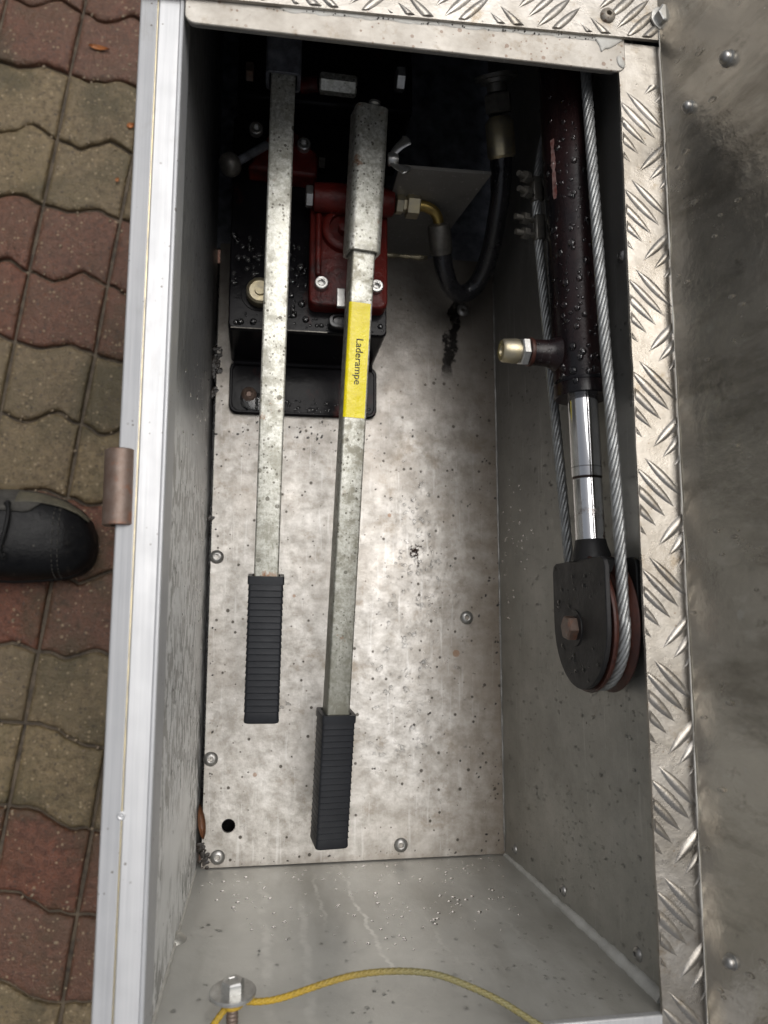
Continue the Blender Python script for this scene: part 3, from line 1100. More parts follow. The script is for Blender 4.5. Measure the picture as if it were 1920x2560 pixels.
# ------------------------------------------------------------------ the hand pump
pump = empty('hand_pump', (.084, .50, 0), 'black tank hand pump with red body at the dark end of the box', 'hand pump')
tank = MB()


def trect(x0, x1, y0, y1, z, r=.004):
    return [((x0 + x1) / 2 + a, (y0 + y1) / 2 + b, z) for a, b in rrect(x1 - x0, y1 - y0, r)]


tank.loft([trect(.0172, .1490, .4440, .640, .002), trect(.0180, .1510, .4480, .640, .070), trect(.0183, .1512, .4482, .640, .0735), trect(.0195, .1502, .4494, .639, .0750)])
tank_o = obj('tank', tank, M['black'], pump, smooth=40)
obj('edge_trim', MB().box(.0205, .1005, .4487, .4494, .0743, .0753), M['dull'], tank_o)
fp = MB()
fpts = rrect(.1360, .0490, .007)
fp.loft([[(.0845 + x, .4195 + y, 0.0004) for x, y in fpts], [(.0845 + x, .4195 + y, .0044) for x, y in fpts], [(.0845 + x * .985, .4195 + y * .955, .0058) for x, y in fpts],
         [(.0845 + x * .965, .4195 + y * .91, .0058) for x, y in fpts], [(.0845 + x * .955, .4195 + y * .88, .0046) for x, y in fpts]])
fl_o = obj('mounting_flange', fp, M['black'], pump, smooth=40)
obj('weld_ridge', MB().tube(resample([V((.020, .4425, .0062)), V((.148, .4428, .0062))], .006), .0028, 8), M['black'], fl_o)
tb = MB().lathe((.0345, .4130, .0046), (0, 0, 1), [(0, .0068), (.0010, .0068), (.0024, .0056), (.0032, .0036), (.0026, .0028), (.0016, .0022)], 24)
obj('torx_bolt', tb, M['rust'], fl_o, smooth=40)

# red pump body on the tank
pb = MB()
bp = rrect(.0655, .100, .006, 4)
pb.loft([[(.1168 + x, .5165 + y, z) for x, y in [(a * s, b * s2) for a, b in bp]] for z, s, s2 in ((.0748, 1, 1), (.0890, 1, 1), (.0905, .985, .99), (.0912, .96, .972))])
pb_o = obj('pump_body', pb, M['red'], pump, smooth=40)
rib = MB().box(.0885, .0935, .490, .545, .0905, .0965)
obj('casting_rib', rib, M['red'], pb_o, bevel=.002, seg=3)
obj('piston_boss', MB().lathe((.1130, .5320, .0905), (0, 0, 1), [(0, .0200), (.006, .0190), (.0075, .0172), (.0075, .0135), (.003, .0130), (.003, .006), (.012, .006), (.0125, .005)], 32), M['red'], pb_o, smooth=40)
obj('cross_bore', MB().lathe((.0858, .5555, .1000), (1, 0, 0), [(0, .0105), (.001, .0115), (.016, .0125), (.052, .0125), (.066, .0110), (.0672, .0100)], 28), M['red'], pb_o, smooth=40)
obj('hex_plug', MB().lathe((.0795, .5555, .1000), (1, 0, 0), [(0, .0082), (.0008, .0092), (.0056, .0092), (.0062, .0082)], 6, up=(0, .25, 1)), M['zinc'], pb_o, smooth=25)


def socket_screw(r=.0056, h=.0060):
    mb = MB().lathe((0, 0, 0), (0, 0, 1), [(0, r * 1.02), (h * .86, r), (h, r * .86), (h, r * .58)], 28, cap1=False)
    mb.lathe((0, 0, 0), (0, 0, 1), [(h, r * .58), (h * .99, r * .52), (h * .40, r * .52)], 6, cap0=False)
    return mb


ss = mesh_from('socket_screw', socket_screw(), M['zinc'], smooth=35)
for p in ((.0938, .4835, .0908), (.1396, .4838, .0908)):
    put('socket_screw', ss, pb_o, p, (0, 0, rnd.uniform(0, 1)))
obj('pawl_plate', MB().box(.1065, .1135, .4640, .4800, .0908, .0955), M['zinc'], pump, bevel=.0006)
ov = MB()
ovp = [(math.copysign(abs(math.cos(a)) ** .7, math.cos(a)) * .0110, math.copysign(abs(math.sin(a)) ** .7, math.sin(a)) * .0060) for a in [2 * math.pi * k / 28 for k in range(28)]]
ov.loft([[(.1120 + x * s, .4565 + y * s, z) for x, y in ovp] for z, s in ((.0745, .9), (.0775, 1.0), (.0825, 1.0), (.0840, .93), (.0842, .72), (.0818, .62))])
obj('release_knob', ov, M['hose'], pump, smooth=50)
fc = MB().lathe((.0440, .4785, .0748), (0, 0, 1), [(0, .0114), (.002, .0117), (.007, .0117), (.0095, .0112), (.0105, .0098), (.0093, .0088), (.0093, 0.0045), (.0112, .0040)], 32)
obj('filler_cap', fc, M['fitting'], pump, smooth=40)
obj('knob_seat', MB().lathe((.0425, .4785, .0747), (0, 0, 1), [(0, .0145), (.0010, .0140)], 28), M['black'], pump)

# rear valve body with the lever knob
vb = MB()
vp = [(.0310, .5800), (.0890, .5760), (.0900, .5960), (.0790, .6090), (.0620, .6220), (.0470, .6090)]
vb.loft([[(x, y, .0745) for x, y in vp], [(x, y, .0960) for x, y in vp]])
vb_o = obj('valve_body', vb, M['red'], pump, bevel=.003, seg=3)
put('socket_screw', ss, vb_o, (.0775, .6020, .0958))
put('socket_screw', ss, vb_o, (.0380, .6120, .0958))
obj('lever_stem', MB().cyl((.0225, .5680, .118), (.047, .594, .106), .0034, 14), M['steel'], vb_o)
obj('lever_knob', MB().lathe((.0140, .5620, .1205), (.75, .55, -.20), [(0, .0050), (.0008, .0072), (.004, .0092), (.009, .0092), (.0125, .0070), (.0135, .0040)], 28), M['dull'], vb_o, smooth=60)
obj('grub_screw', MB().cyl((.0905, .5905, .094), (.0955, .5905, .094), .0045, 6), M['dull'], vb_o, smooth=20)
obj('rear_block', MB().box(.022, .170, .640, .700, .003, .100), M['black'], pump, bevel=.003)
rb = bpy.data.objects['rear_block']
obj('hex_rod', MB().lathe((.0885, .6440, .1200), (1, -.02, 0), [(0, .0070), (.0012, .0082), (.0292, .0082), (.0305, .0070)], 6, up=(0, .3, 1)), M['galv2'], rb, smooth=20)
obj('hex_nut', MB().lathe((.1520, .6560, .1180), (1, 0, 0), [(0, .0085), (.0008, .0095), (.0068, .0095), (.0076, .0085)], 6, up=(0, .2, 1)), M['zinc'], rb, smooth=20)
obj('hex_nut', MB().lathe((.0285, .6615, .1010), (1, 0, 0), [(0, .0072), (.0008, .0080), (.0058, .0080), (.0064, .0072)], 6), M['rust'], rb, smooth=20, label='reddish nut in the shade')
obj('pivot_stub', MB().cyl((.074, .646, .112), (.088, .6455, .116), .0062, 16), M['red'], rb)

# lever sockets (the bars stick in them)
H1 = Bar((.0589, .5985, .1560), (.0527, .1365, .0960))
H2 = Bar((.1263, .6018, .1460), (.1067, .0400, .0665), R(-8))


def channel(bar, t0, t1, w, h, wall, rad, roll_h=.0):
    mb = MB()
    o0, o1 = bar.ring(t0, w, h, rad, 0, 4), bar.ring(t1, w, h, rad, 0, 4)
    i0, i1 = bar.ring(t0, w - 2 * wall, h - 2 * wall, max(.0008, rad - wall), 0, 4), bar.ring(t1, w - 2 * wall, h - 2 * wall, max(.0008, rad - wall), 0, 4)
    mb.loft([i0, o0, o1, i1, i0], False, False)
    return mb


s1 = obj('lever_socket', channel(H1, -.125, -.014, .0262, .0262, .0028, .0045), M['steel'], pump, smooth=40, label='dark lever socket at the far end', bevel=.0004)
s2 = obj('lever_socket', channel(H2, -.001, .111, .0258, .0265, .0026, .0050), M['galv'], pump, smooth=40, label='bright zinc lever socket over the red body', bevel=.0004)
nt = MB().lathe(H2.at(-.0012, .0012, .0105), -H2.ax, [(0, .0026), (.0012, .0046), (.0030, .0046), (.0036, .003)], 20)
obj('locking_screw', nt, M['zinc'], s2)
# wing nut on the socket
wg = MB()
wc = V((.1420, .5690, .1400))
wg.lathe(wc, (1, 0, .15), [(0, .0046), (.001, .0052), (.006, .0046), (.0085, .0034)], 20)
for sgn in (1, -1):
    p = [wc + V((.003, sgn * .003, .001)), wc + V((.0075, sgn * .0082, .004)), wc + V((.0125, sgn * .0118, .007)), wc + V((.0150, sgn * .0140, .008))]
    path = smooth_path(p, 5)
    rings = []
    for i, q in enumerate(path):
        f = i / (len(path) - 1)
        w = .0026 + .0036 * f if f < .85 else .0056 * (1 - (f - .85) * 3.2)
        th = .0013
        tdir = (path[min(i + 1, len(path) - 1)] - path[max(i - 1, 0)]).normalized()
        a = V((0, .35, 1)).cross(tdir).normalized()
        b = tdir.cross(a)
        rings.append([q + a * (w * math.cos(2 * math.pi * k / 12)) + b * (th * math.sin(2 * math.pi * k / 12)) for k in range(12)])
    wg.loft(rings)
obj('wing_nut', wg, M['zinc'], s2, smooth=50)

# water standing on the pump
dr = MB()
n = 0
while n < 190:
    x, y = rnd.uniform(.021, .148), rnd.uniform(.451, .53)
    if .082 < x < .150 and y > .462 or math.hypot(x - .0425, y - .4785) < .016 or math.hypot(x - .112, y - .4565) < .012:
        continue
    r = .0006 + .0030 * rnd.random() ** 2.4
    dr.dome((x, y, .0750), (0, 0, 1), r, r * .62, 12, 4, (rnd.random(), rnd.random(), 0), rnd.uniform(1, 1.25))
    n += 1
obj('water_drops', dr, M['water'], tank_o, smooth=180, kind='stuff')
dr = MB()
for i in range(110):
    x, y = rnd.uniform(.06, .147), .397 + .014 * rnd.random() ** 1.5
    r = .0005 + .0014 * rnd.random() ** 2
    dr.dome((x, y, .0046), (0, 0, 1), r, r * .5, 9, 3, (1, rnd.random(), 0), 1.3)
dr.dome((.0375, .4065, .0046), (0, 0, 1), .0100, .0014, 20, 3, (1, -.6, 0), 1.2)
obj('water_drops', dr, M['water'], fl_o, smooth=180, kind='stuff')
dr = MB()
for i in range(60):
    x, y = rnd.uniform(.087, .147), rnd.uniform(.470, .56)
    r = .0004 + .0008 * rnd.random() ** 2
    dr.dome((x, y, .0911), (0, 0, 1), r, r * .5, 8, 2)
obj('water_drops', dr, M['water'], pb_o, smooth=180, kind='stuff')


# ------------------------------------------------------------------ pump handles
def handle(bar, t_in, t_grip, t_end, label, mat):
    p = bar.at(bar.L, 0, 0)
    h = empty('pump_handle', p, label, 'pump handle')
    obj('square_bar', MB().loft([bar.ring(t_in, .0182, .0182, .0016), bar.ring(t_end - .01, .0182, .0182, .0016)]), mat, h, smooth=40)
    rings = [bar.ring(t_grip, .0206, .0206, .002), bar.ring(t_grip, .0268, .0268, .0022), bar.ring(t_grip + .0060, .0268, .0268, .0022), bar.ring(t_grip + .0061, .0252, .0252, .002)]
    n = int((t_end - t_grip - .012) / .0047)
    t = t_grip + .0061
    for i in range(n):
        k = .0252 - .0004 * i / n
        rings += [bar.ring(t + .0002, k, k, .002), bar.ring(t + .0041, k + .0005, k + .0005, .002), bar.ring(t + .0044, k + .0012, k + .0012, .0022), bar.ring(t + .0047, k, k, .002)]
        t += .0047
    rings += [bar.ring(t_end - .002, .0258, .0258, .0024), bar.ring(t_end - .0006, .0250, .0250, .0026), bar.ring(t_end, .0232, .0232, .0028)]
    obj('grip', MB().loft(rings, False, True), M['rubber'], h, smooth=30)
    return h


L1 = (V((.0540, .2414, 0)) - V((.0589, .5985, 0))).length * 1.009
hd1 = handle(H1, -.03, L1 - .0015, H1.L + .0015, 'galvanised square pump handle without a sticker, ending higher on the left', M['galv'])
hd2 = handle(H2, .02, .4685, H2.L + .004, 'galvanised square pump handle that carries the yellow sticker', M['galv2'])
# sticker with its word
t0, t1 = H2.L * (.6018 - .4530) / (.6018 - .04), H2.L * (.6018 - .3650) / (.6018 - .04)
sk = MB()
nn = 24
vs = []
for i in range(nn + 1):
    t = t0 + (t1 - t0) * i / nn
    for u in (-.0094, -.0088, -.0070, 0, .0060, .0074):
        w = .0094 + .00012 * (1 + mnoise.noise(V((t * 120, u * 300, 0))))
        if u <= -.0088:
            w -= .0006 if u == -.0088 else .0022
        vs.append(H2.at(t, u, w))
sk.add(vs, [(i * 6 + k, i * 6 + k + 1, (i + 1) * 6 + k + 1, (i + 1) * 6 + k) for i in range(nn) for k in range(5)])
sticker = obj('label_sticker', sk, M['yellow'], hd2, smooth=60)
cu = bpy.data.curves.new('lettering', 'FONT')
cu.body = 'Laderampe'
cu.size = .0080
cu.extrude = .00002
cu.align_x, cu.align_y = 'CENTER', 'CENTER'
tx = bpy.data.objects.new('lettering', cu)
COL.objects.link(tx)
cu.materials.append(M['ink'])
tx.parent = sticker
tm = (t0 + t1) / 2 + .0010
p = H2.at(tm, .0000, .00985)
tx.rotation_euler = Matrix((H2.ax, H2.u, H2.w)).transposed().to_euler()
tx.location = p - wloc(sticker)
cu.offset = .00002
dg = bpy.context.evaluated_depsgraph_get()
tme = bpy.data.meshes.new_from_object(tx.evaluated_get(dg))
lt = bpy.data.objects.new('lettering_print', tme)
COL.objects.link(lt)
lt.parent, lt.location, lt.rotation_euler = sticker, tx.location, tx.rotation_euler
bpy.data.objects.remove(tx)
lt.name = 'lettering'

# ------------------------------------------------------------------ hydraulic cylinder with its rope sheave
CY = empty('hydraulic_cylinder', (.2590, .36, .225), 'black hydraulic cylinder with bright rod and rope sheave along the right wall', 'hydraulic cylinder')
A0, A1 = V((.2546, .60, .225)), V((.2613, .2520, .225))
cax = (A1 - A0).normalized()


def cp(y):
    return A0 + cax * ((A0.y - y) / -cax.y)


br = MB().lathe(cp(.72), cax, [(0, .0182), (.72 - .3640, .0182), (.72 - .3635, .0185), (.72 - .3560, .0185), (.72 - .3552, .0178), (.72 - .3552, .0110)], 40)
br_o = obj('barrel', br, M['barrel'], CY, smooth=40)
obj('barrel_seam', MB().lathe(cp(.3665), cax, [(0, .0184), (.0012, .01875), (.0024, .0184)], 40, cap0=False, cap1=False), M['black'], br_o)
flake = MB()
vs, fs = [], []
for i in range(22):
    y = .533 - .043 * i / 21
    for k in range(4):
        wd = .17 * (1 + .9 * mnoise.noise(V((i * .5, 3, 0))))
        a = R(150) - (k / 3 - .5) * wd
        c = cp(y)
        vs.append(c + V((math.cos(a), 0, math.sin(a))) * .01838)
flake.add(vs, [(i * 4 + k, i * 4 + k + 1, (i + 1) * 4 + k + 1, (i + 1) * 4 + k) for i in range(21) for k in range(3)])
obj('paint_scrape', flake, M['scrape'], br_o, smooth=80)
rod = MB().lathe(cp(.3600), cax, [(0, .0098), (.0010, .0098), (.0580, .0098), (.0590, .0093), (.0600, .0093), (.0606, .0094), (.1010, .0094)], 40)
obj('rod', rod, M['chrome'], CY, smooth=30)
obj('weld_flare', MB().lathe(cp(.3600), cax, [(.0985, .0092), (.0990, .0098), (.1030, .0104), (.1080, .0122), (.1125, .0128)], 36), M['matte'], CY, smooth=50)
po = V((.2420, .3849, .2255))
pd = V((-1, 0, .03)).normalized()
port = MB().lathe(po, pd, [(0, .0122), (.004, .0098), (.0070, .0088), (.0175, .0086), (.0180, .0092), (.0200, .0092), (.0206, .0080)], 28)
port_o = obj('port', port, M['barrel'], CY, smooth=40)
obj('collar', MB().lathe(po + pd * .0178, pd, [(0, .0093), (.0006, .0095), (.0022, .0095), (.0026, .0088)], 28, cap0=False), M['sheave'], port_o)
obj('lock_nut', MB().lathe(po + pd * .0206, pd, [(0, .0085), (.0007, .0094), (.0044, .0094), (.0052, .0084)], 6, up=(0, .2, 1)), M['zinc'], port_o, smooth=20)
obj('plug', MB().lathe(po + pd * .0258, pd, [(0, .0062), (.0012, .0062), (.0016, .0080), (.0035, .0082), (.0115, .0076), (.0128, .0066), (.0126, .0040), (.0110, .0036), (.0110, .0018)], 28), M['fitting'], port_o, smooth=40)

fork = MB()
SC = V((.262, .2080, .2265))


def cheek(x0, x1, ztop, zbot, rr):
    pts = []
    zc = SC.z
    ytop = .2478
    rad = .0060
    for k in range(6):
        a = R(90 + 90 * k / 5)
        pts.append((ytop - rad + rad * math.sin(a), zbot + rad + 0 * a - rad * math.cos(a + R(90)) * 0))
    pts = [(ytop, zbot + rad), (ytop - rad * .3, zbot + rad * .3), (ytop - rad, zbot)]
    for k in range(25):
        a = R(-90 + 180 * k / 24)
        pts.append((SC.y - rr * math.cos(a), zc + rr * math.sin(a)))
    pts += [(ytop - rad, ztop), (ytop - rad * .3, ztop - rad * .3), (ytop, ztop - rad)]
    return [[(x, y, z) for y, z in pts] for x in (x0, x1)]


ck1 = obj('cheek_plate', MB().loft(cheek(.2502, .2534, .2675, .1855, .0410)), M['matte'], CY, smooth=40, bevel=.0006)
ck2 = obj('cheek_plate', MB().loft(cheek(.2712, .2742, .2650, .1880, .0385)), M['matte'], CY, smooth=40, bevel=.0006)
obj('fork_bridge', MB().box(.2534, .2712, .2380, .2490, .2060, .2440), M['matte'], CY, bevel=.002)
shv = MB().lathe((.2542, SC.y, SC.z), (1, 0, 0), [(0, .012), (0, .0425), (.0012, .0430), (.0030, .0422), (.0062, .0352), (.0086, .0345), (.0110, .0352), (.0142, .0422), (.0156, .0430), (.0164, .0425), (.0164, .012)], 64)
obj('sheave', shv, M['sheave'], CY, smooth=40)
obj('hex_bolt', MB().lathe((.2503, .2050, .2210), (-1, 0, 0), [(0, .0080), (.0058, .0080), (.0068, .0070)], 6, up=(0, .35, 1)), M['rust'], ck1, smooth=20)
obj('washer', MB().lathe((.2502, .2050, .2210), (-1, 0, 0), [(0, .0118), (.0006, .0116)], 28), M['matte'], ck1)
dr = MB()
for i in range(190):
    y = rnd.uniform(.362, .57)
    a = R(rnd.gauss(118, 32))
    r = .0005 + .0021 * rnd.random() ** 2.4
    c = cp(y)
    nn_ = V((math.cos(a), 0, math.sin(a)))
    dr.dome(c + nn_ * .0182, nn_, r, r * .6, 11, 3, (0, 1, 0), rnd.uniform(1, 1.3))
for i in range(26):
    f = rnd.uniform(.004, .018)
    a = R(rnd.uniform(20, 160))
    nn_ = V((0, math.cos(a), math.sin(a)))
    r = .0004 + .0008 * rnd.random() ** 2
    dr.dome(po + pd * f + nn_ * .0086, nn_, r, r * .6, 9, 3)
obj('water_drops', dr, M['water'], br_o, smooth=180, kind='stuff')
dr = MB()
for i in range(75):
    y, z = rnd.uniform(.172, .245), rnd.uniform(.19, .264)
    if y < SC.y and math.hypot(y - SC.y, z - SC.z) > .039 or math.hypot(y - .205, z - .221) < .013:
        continue
    r = .0004 + .0012 * rnd.random() ** 2.6
    dr.dome((.2502, y, z), (-1, 0, 0), r, r * .55, 10, 3, (0, 0, 1), rnd.uniform(1.1, 1.9))
obj('water_drops', dr, M['water'], ck1, smooth=180, kind='stuff')

# wire rope round the sheave
rp = [(.2590, .72, .2420), (.2590, .60, .2480), (.2600, .42, .2570), (.2618, .28, .2632), (.2624, .2300, .2645)]
arc = [(.2624, SC.y - .0385 * math.sin(R(a)), SC.z + .0385 * math.cos(R(a))) for a in range(-14, 186, 8)]
low = [(.2622, .2300, .1890), (.2600, .2600, .1895), (.2520, .3755, .1905), (.2470, .4548, .1905), (.2445, .5120, .1905), (.2490, .5500, .190), (.258, .60, .190), (.260, .72, .188)]
rope_path = resample(smooth_path(rp[:-1] + arc + low, 8), .0035)
rope = obj('wire_rope', strands(rope_path, .0022, .00150, 6, .040, 7).tube(rope_path, .0016, 6), M['rope'], smooth=70)
tag(rope, 'grey twisted steel wire rope looped round the sheave', 'wire rope')


def clip(y, turn, label):
    f = (y - .4548) / (.52 - .4548)
    c = V((.2470, .4548, .1905)).lerp(V((.2445, .52, .1905)), f)
    e = empty('rope_clip', c, label, 'rope clip', 'rope clips on the wire rope')
    d = V((-math.cos(turn), 0, math.sin(turn)))
    sd = V((0, 1, 0))
    mb = MB()
    for s in (-1, 1):
        mb.lathe(c + sd * (s * .0058) - d * .003, d, [(q * .0010, .0021 if q % 2 else .0018) for q in range(24)], 12)
    mb.tube([c + sd * (.0058 * math.cos(R(a))) - d * (.003 + .0045 * math.sin(R(a))) for a in range(0, 181, 15)], .0020, 10)
    obj('u_bolt', mb, M['dull'], e, smooth=40)
    for s in (-1, 1):
        obj('nut', MB().cyl(c + sd * (s * .0058) + d * .0095, c + sd * (s * .0058) + d * .0140, .0044, 6), M['dull'], e, smooth=20)
    obj('saddle', MB().box(c.x - .004, c.x + .004, c.y - .0100, c.y + .0100, c.z - .004, c.z + .004), M['dull'], e, bevel=.0015)


clip(.522, R(32), 'grey rope clip nearer the dark end, beside the black hose')
clip(.492, R(14), 'grey rope clip nearer the cylinder port, beside the black barrel')

# ------------------------------------------------------------------ hydraulic hose
hz = empty('hydraulic_hose', (.215, .55, .06), 'black hydraulic hose with brass elbow looping from pump to bulkhead', 'hose')
obj('adapter_nut', MB().lathe((.1548, .5562, .1000), (1, 0, -.02), [(0, .0080), (.0006, .0090), (.0058, .0090), (.0064, .0078)], 6, up=(0, .3, 1)), M['fitting'], hz, smooth=20)
obj('union_nut', MB().lathe((.1612, .5562, .0996), (1, 0, -.02), [(0, .0072), (.0024, .0072), (.0028, .0105), (.0034, .0112), (.0128, .0112), (.0136, .0104)], 6, up=(0, .5, 1)), M['fitting'], hz, smooth=20)
obj('elbow_pipe', MB().tube(smooth_path([(.1740, .5562, .0992), (.1810, .5560, .0985), (.1880, .5540, .0965), (.1925, .5500, .0930), (.1945, .5455, .0890)], 6), .0046, 16), M['brass'], hz, smooth=60)
obj('ferrule', MB().lathe((.1938, .5470, .0903), (.22, -.80, -.52), [(0, .0060), (.002, .0094), (.006, .0100), (.024, .0098), (.026, .0090)], 24), M['dull'], hz, smooth=40)
hp_ = smooth_path([(.1985, .5290, .0790), (.2040, .5160, .0680), (.2130, .5060, .0540), (.2245, .5035, .0470), (.2350, .5090, .0490), (.2415, .5190, .0600), (.2440, .5330, .0780), (.2430, .5480, .0980), (.2420, .5640, .1150), (.2395, .5800, .1280), (.2370, .5920, .1360)], 8)
obj('hose', MB().tube(hp_, .0082, 20), M['hose'], hz, smooth=60)
obj('ferrule', MB().lathe((.2385, .5850, .1310), (-.19, .80, .42), [(0, .0098), (.002, .0116), (.026, .0116), (.029, .0096), (.031, .0078)], 28), M['fitting'], hz, smooth=40)
obj('union_nut', MB().lathe((.2318, .6140, .1460), (-.19, .80, .42), [(0, .0098), (.001, .0112), (.013, .0112), (.0142, .0100)], 6), M['dull'], hz, smooth=20)
obj('bulkhead_fitting', MB().lathe((.2286, .6270, .1530), (-.19, .80, .42), [(0, .0080), (.006, .0080), (.0064, .0125), (.0090, .0130), (.0094, .0170), (.0120, .0172)], 32), M['dull'], hz, smooth=30)

dr = MB()
for i in range(90):
    j = rnd.randrange(2, len(hp_) - 2)
    td = (hp_[j + 1] - hp_[j - 1]).normalized()
    a = td.cross(V((0, 0, 1))).normalized()
    b = a.cross(td)
    f = R(rnd.gauss(90, 38))
    nn_ = a * math.cos(f) + b * math.sin(f)
    r = .0004 + .0013 * rnd.random() ** 2.2
    dr.dome(hp_[j].lerp(hp_[j + 1], rnd.random()) + nn_ * .0081, nn_, r, r * .6, 9, 3, td, 1.3)
obj('water_drops', dr, M['water'], hz, smooth=180, kind='stuff')

# ------------------------------------------------------------------ bolt with washer, and the cord tied to it
bt = empty('washer_bolt', (.0418, .003, .252), 'hex bolt with a wide washer sticking out of the end wall', 'bolt')
ba = V((0, 1, .10)).normalized()
b0 = V((.0419, -.0005, .2503))
obj('shank', MB().lathe(b0 - ba * .012, ba, [(q * .0010, .0032 if q % 2 else .0029) for q in range(30)], 16), M['rust'], bt, smooth=25)
wsh = obj('washer', MB().lathe(b0 + ba * .0168, ba, [(0, .0116), (.0005, .0122), (.0018, .0122), (.0022, .0117)], 40), M['zinc'], bt, smooth=35)
obj('head', MB().lathe(b0 + ba * .0190, ba, [(0, .0060), (.0046, .0060), (.0054, .0052), (.0054, .0030), (.0049, .0026)], 6, up=(.3, 0, 1)), M['zinc'], bt, smooth=20)
cpath = smooth_path([(.0275, .0012, .2660), (.0295, .0018, .2600), (.0334, .0046, .2545), (.0385, .0100, .2520), (.0420, .0128, .2478), (.0458, .0128, .2500), (.0455, .0122, .2555), (.0400, .0118, .2565), (.0385, .0128, .2500), (.0425, .0136, .2470), (.0497, .0121, .2515),
                     (.0653, .0124, .2520), (.0895, .0192, .254), (.1066, .0233, .256), (.1261, .0251, .259), (.1456, .0240, .262), (.1622, .0196, .266), (.1808, .0122, .271), (.1962, .0043, .2775), (.2063, -.0011, .2800), (.2160, -.0080, .2790), (.2260, -.0200, .2775), (.236, -.045, .262)], 8)
cpath = resample(cpath, .0011)
cd = strands(cpath, .00092, .00080, 4, .0125, 6)
c2 = strands(cpath, .00100, .00078, 4, .0125, 6, .4, -1)
cd.add(c2.v, c2.f)
cd.tube(cpath, .0010, 6)
cord = obj('cord', cd, M['cord'], smooth=70)
tag(cord, 'yellow braided cord tied to the bolt, fading to olive', 'cord')


# ------------------------------------------------------------------ leaves and litter
def leaf(name, c, length, width, ang, mat, label, cat, group=None, curl=.25, tilt=None):
    mb = MB()
    n = 10
    d, s = V((math.cos(ang), math.sin(ang), 0)), V((-math.sin(ang), math.cos(ang), 0))
    top, bot = [], []
    for i in range(n + 1):
        t = i / n
        w = width * math.sin(math.pi * t) ** .7 * (1 - .35 * t)
        z = curl * length * (t - .5) ** 2 + .0006
        for q in (-1, -.5, 0, .5, 1):
            wv = .0005 * mnoise.noise(V((i * .8, q * 2, length * 900)))
            p = V(c) + d * ((t - .5) * length) + s * (q * w * .5) + V((0, 0, z + abs(q) * width * .28 + wv))
            top.append(p)
            bot.append(p - V((0, 0, .0004)))
    m = len(top)
    fs = [(i * 5 + k, i * 5 + k + 1, (i + 1) * 5 + k + 1, (i + 1) * 5 + k) for i in range(n) for k in range(4)]
    mb.add(top + bot, fs + [tuple(x + m for x in reversed(f)) for f in fs])
    o = obj(name, mb, mat, smooth=70)
    return tag(o, label, cat, group)


leaf('fallen_leaf', (-.1885, .9805, GZ + .0005), .027, .0085, R(-6), M['leaf'], 'slim orange dry leaf lying on red pavers beside the rail', 'leaf')
leaf('fallen_leaf', (-.1420, .8700, GZ + .0003), .011, .0095, R(25), M['leaf'], 'small round brown leaf on tan paver close to the rail', 'leaf')
leaf('fallen_leaf', (-.1560, .7900, GZ + .0003), .007, .0060, R(70), M['leaf'], 'tiny pinkish brown leaf scrap on tan paver near the rail', 'leaf')
leaf('wet_leaf', (.0040, .0400, .0012), .030, .0075, R(98), M['leaf2'], 'wet brown leaf stuck in the left corner of the box floor', 'leaf', curl=.1)
deb = MB()
for i in range(46):
    a = rnd.uniform(0, 6.28)
    q = abs(rnd.gauss(0, .0035))
    c = V((.1885 + q * math.cos(a), .2720 + q * math.sin(a) * .9 - (.004 if i % 5 == 0 else 0), .0004 + rnd.uniform(0, .0022)))
    e = c + V((rnd.uniform(-1, 1), rnd.uniform(-1, 1), rnd.uniform(-.2, .5))) * rnd.uniform(.001, .0035)
    deb.tube([c, c.lerp(e, .5) + V((0, 0, .0005)), e], [.0005, .0004, .0002], 5)
tag(obj('plant_debris', deb, M['debris']), 'small dark brown clump of plant litter on the box floor', 'debris')

# ------------------------------------------------------------------ the shoe beside the box
shoe = empty('shoe', (-.28, .305, GZ), 'black work shoe with grey side panel, toe pointing at the box', 'shoe')
OUT = [(-0.1552, 0.004, -0.0105), (-0.1575, 0.018, -0.0095), (-0.163, 0.029, -0.008), (-0.173, 0.039, -0.006), (-0.19, 0.047, -0.003), (-0.215, 0.053, 0), (-0.245, 0.0555, 0.001), (-0.28, 0.0535, 0.001), (-0.32, 0.047, 0), (-0.36, 0.041, -0.001), (-0.4, 0.038, -0.001), (-0.43, 0.035, 0), (-0.448, 0.027, 0), (-0.456, 0.016, 0), (-0.459, 0.004, 0)]
YC = .3055
sol = MB()
ol = [(x, YC + dy + w) for x, w, dy in OUT] + [(x, YC + dy - w) for x, w, dy in OUT[::-1]]
cxs = sum(p[0] for p in ol) / len(ol)
for_r = lambda s, z: [(cxs + (x - cxs) * s, YC + (y - YC) * s, z) for x, y in ol]
sol.loft([for_r(.965, GZ), for_r(1.0, GZ + .005), for_r(1.0, GZ + .018), for_r(.985, GZ + .023)])
obj('sole', sol, M['sole'], shoe, smooth=50)
HT = [(-.1452, .024), (-.1475, .032), (-.153, .041), (-.163, .050), (-.180, .058), (-.205, .063), (-.235, .070), (-.27, .084), (-.31, .102), (-.35, .112), (-.39, .108), (-.42, .112), (-.438, .108), (-.446, .100), (-.449, .090)]


def upring(i, off=0.0):
    x, w, dy = OUT[i]
    h = HT[i][1]
    out = []
    for k in range(25):
        a = math.pi * k / 24
        cx_, sz = math.cos(a), math.sin(a)
        yy = math.copysign(abs(cx_) ** .75, cx_) * (w * .985 + off)
        zz = .018 + (h - .018 + off) * abs(sz) ** .72
        out.append(V((x + off * (1 if i < 3 else 0), YC + dy + yy, GZ + zz)))
    return out


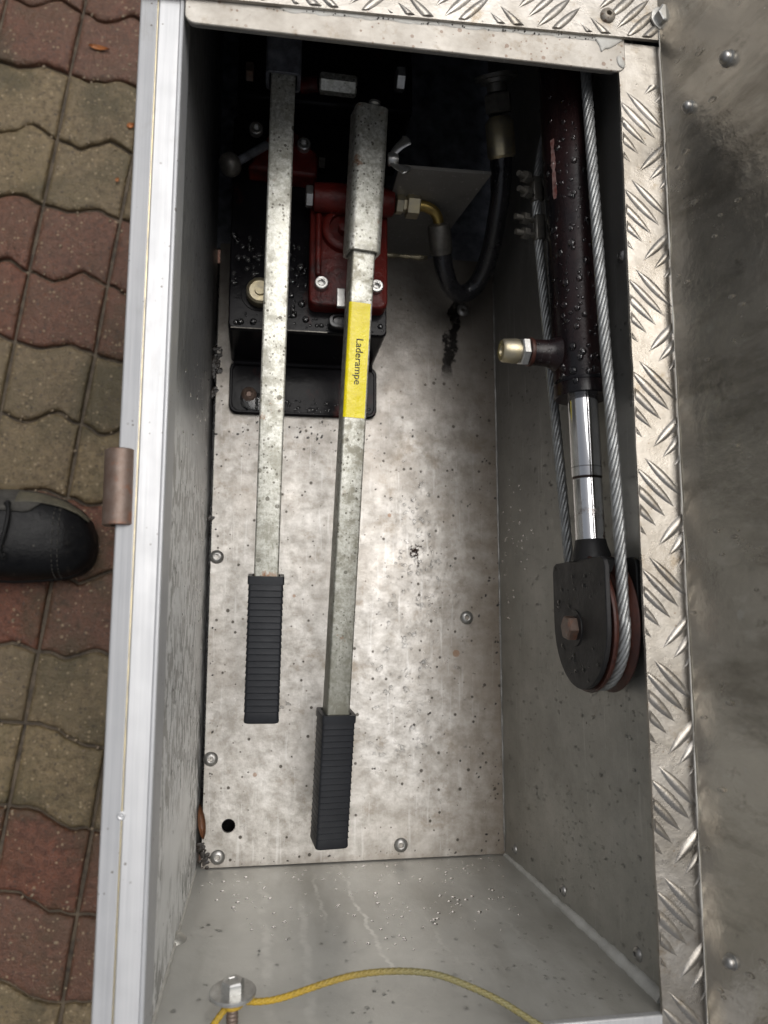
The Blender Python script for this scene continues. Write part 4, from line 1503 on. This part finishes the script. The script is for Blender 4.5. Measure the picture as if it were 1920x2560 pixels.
up = MB()
rings = [upring(i) for i in range(len(OUT))]
vs = [p for r in rings for p in r]
up.add(vs, [(i * 25 + k, i * 25 + k + 1, (i + 1) * 25 + k + 1, (i + 1) * 25 + k) for i in range(len(OUT) - 1) for k in range(24)])
obj('upper', up, M['shoe'], shoe, smooth=70)


def patch(name, i0, i1, kfun, off, mat):
    mb = MB()
    sub = 5
    rows = []
    for i in range(i0, i1):
        for q in range(sub):
            t = q / sub
            a, b = upring(i, off), upring(i + 1, off)
            f = i + t
            k0, k1 = kfun(f)
            row = []
            for m in range(9):
                kk = k0 + (k1 - k0) * m / 8
                kk = min(23.999, max(0, kk))
                j, u = int(kk), kk - int(kk)
                pa, pb = a[j].lerp(a[j + 1], u), b[j].lerp(b[j + 1], u)
                row.append(pa.lerp(pb, t))
            rows.append(row)
    mb.add([p for r in rows for p in r], [(i * 9 + k, i * 9 + k + 1, (i + 1) * 9 + k + 1, (i + 1) * 9 + k) for i in range(len(rows) - 1) for k in range(8)])
    o = obj(name, mb, mat, shoe, smooth=70)
    md = o.modifiers.new('thick', 'SOLIDIFY')
    md.thickness = .0012
    md.offset = 1
    return o


patch('side_panel', 4, 10, lambda f: (1.0, 1.0 + min(8.2, (f - 4) * 6.5)), .0006, M['suede'])
patch('toe_trim', 2, 6, lambda f: (2.0 + (f - 2) * .3, 4.4 + (f - 2) * .75), .0009, M['olive'])
ey = mesh_from('eyelet', MB().lathe((0, 0, 0), (0, 0, 1), [(-.001, .0036), (.0012, .0040), (.0020, .0032), (.0012, .0020), (-.001, .0018)], 18), M['sole'], smooth=50)
for i, k in ((6, 8), (7, 8), (6, 15), (7, 15)):
    p = upring(i, .0020)[k]
    put('eyelet', ey, shoe, p, (R(-25) if k < 12 else R(25), 0, 0))
seam = MB()
for (i0, k0, i1, k1) in ((4, 1.2, 4, 22.8), (4.25, 1.2, 4.25, 22.8)):
    pts = []
    a, b = upring(4, .0008), upring(5, .0008)
    f = i0 - 4
    for m in range(40):
        kk = k0 + (k1 - k0) * m / 39
        j, u = int(kk), kk - int(kk)
        pts.append(a[j].lerp(a[j + 1], u).lerp(b[j].lerp(b[j + 1], u), f))
    for p, q in zip(pts[::2], pts[1::2]):
        seam.tube([p, p.lerp(q, .5) + V((0, 0, .0004)), q], .0006, 5)
obj('stitching', seam, M['suede'], shoe, smooth=60)
lace = MB()
for i in (6, 7, 8):
    a = upring(i, .0035)
    lace.tube(smooth_path([a[8], a[10] + V((.004, 0, .002)), a[12] + V((.002, 0, .003)), a[14] + V((-.003, 0, .002)), a[15]], 5), .0026, 8)
obj('lace', lace, M['sole'], shoe, smooth=60)
welt = MB()
welt.tube([V((x, y, GZ + .0235)) for x, y in [(cxs + (px - cxs) * .985, YC + (py - YC) * .985) for px, py in ol]], .0022, 6)
obj('welt', welt, M['sole'], shoe, smooth=60)
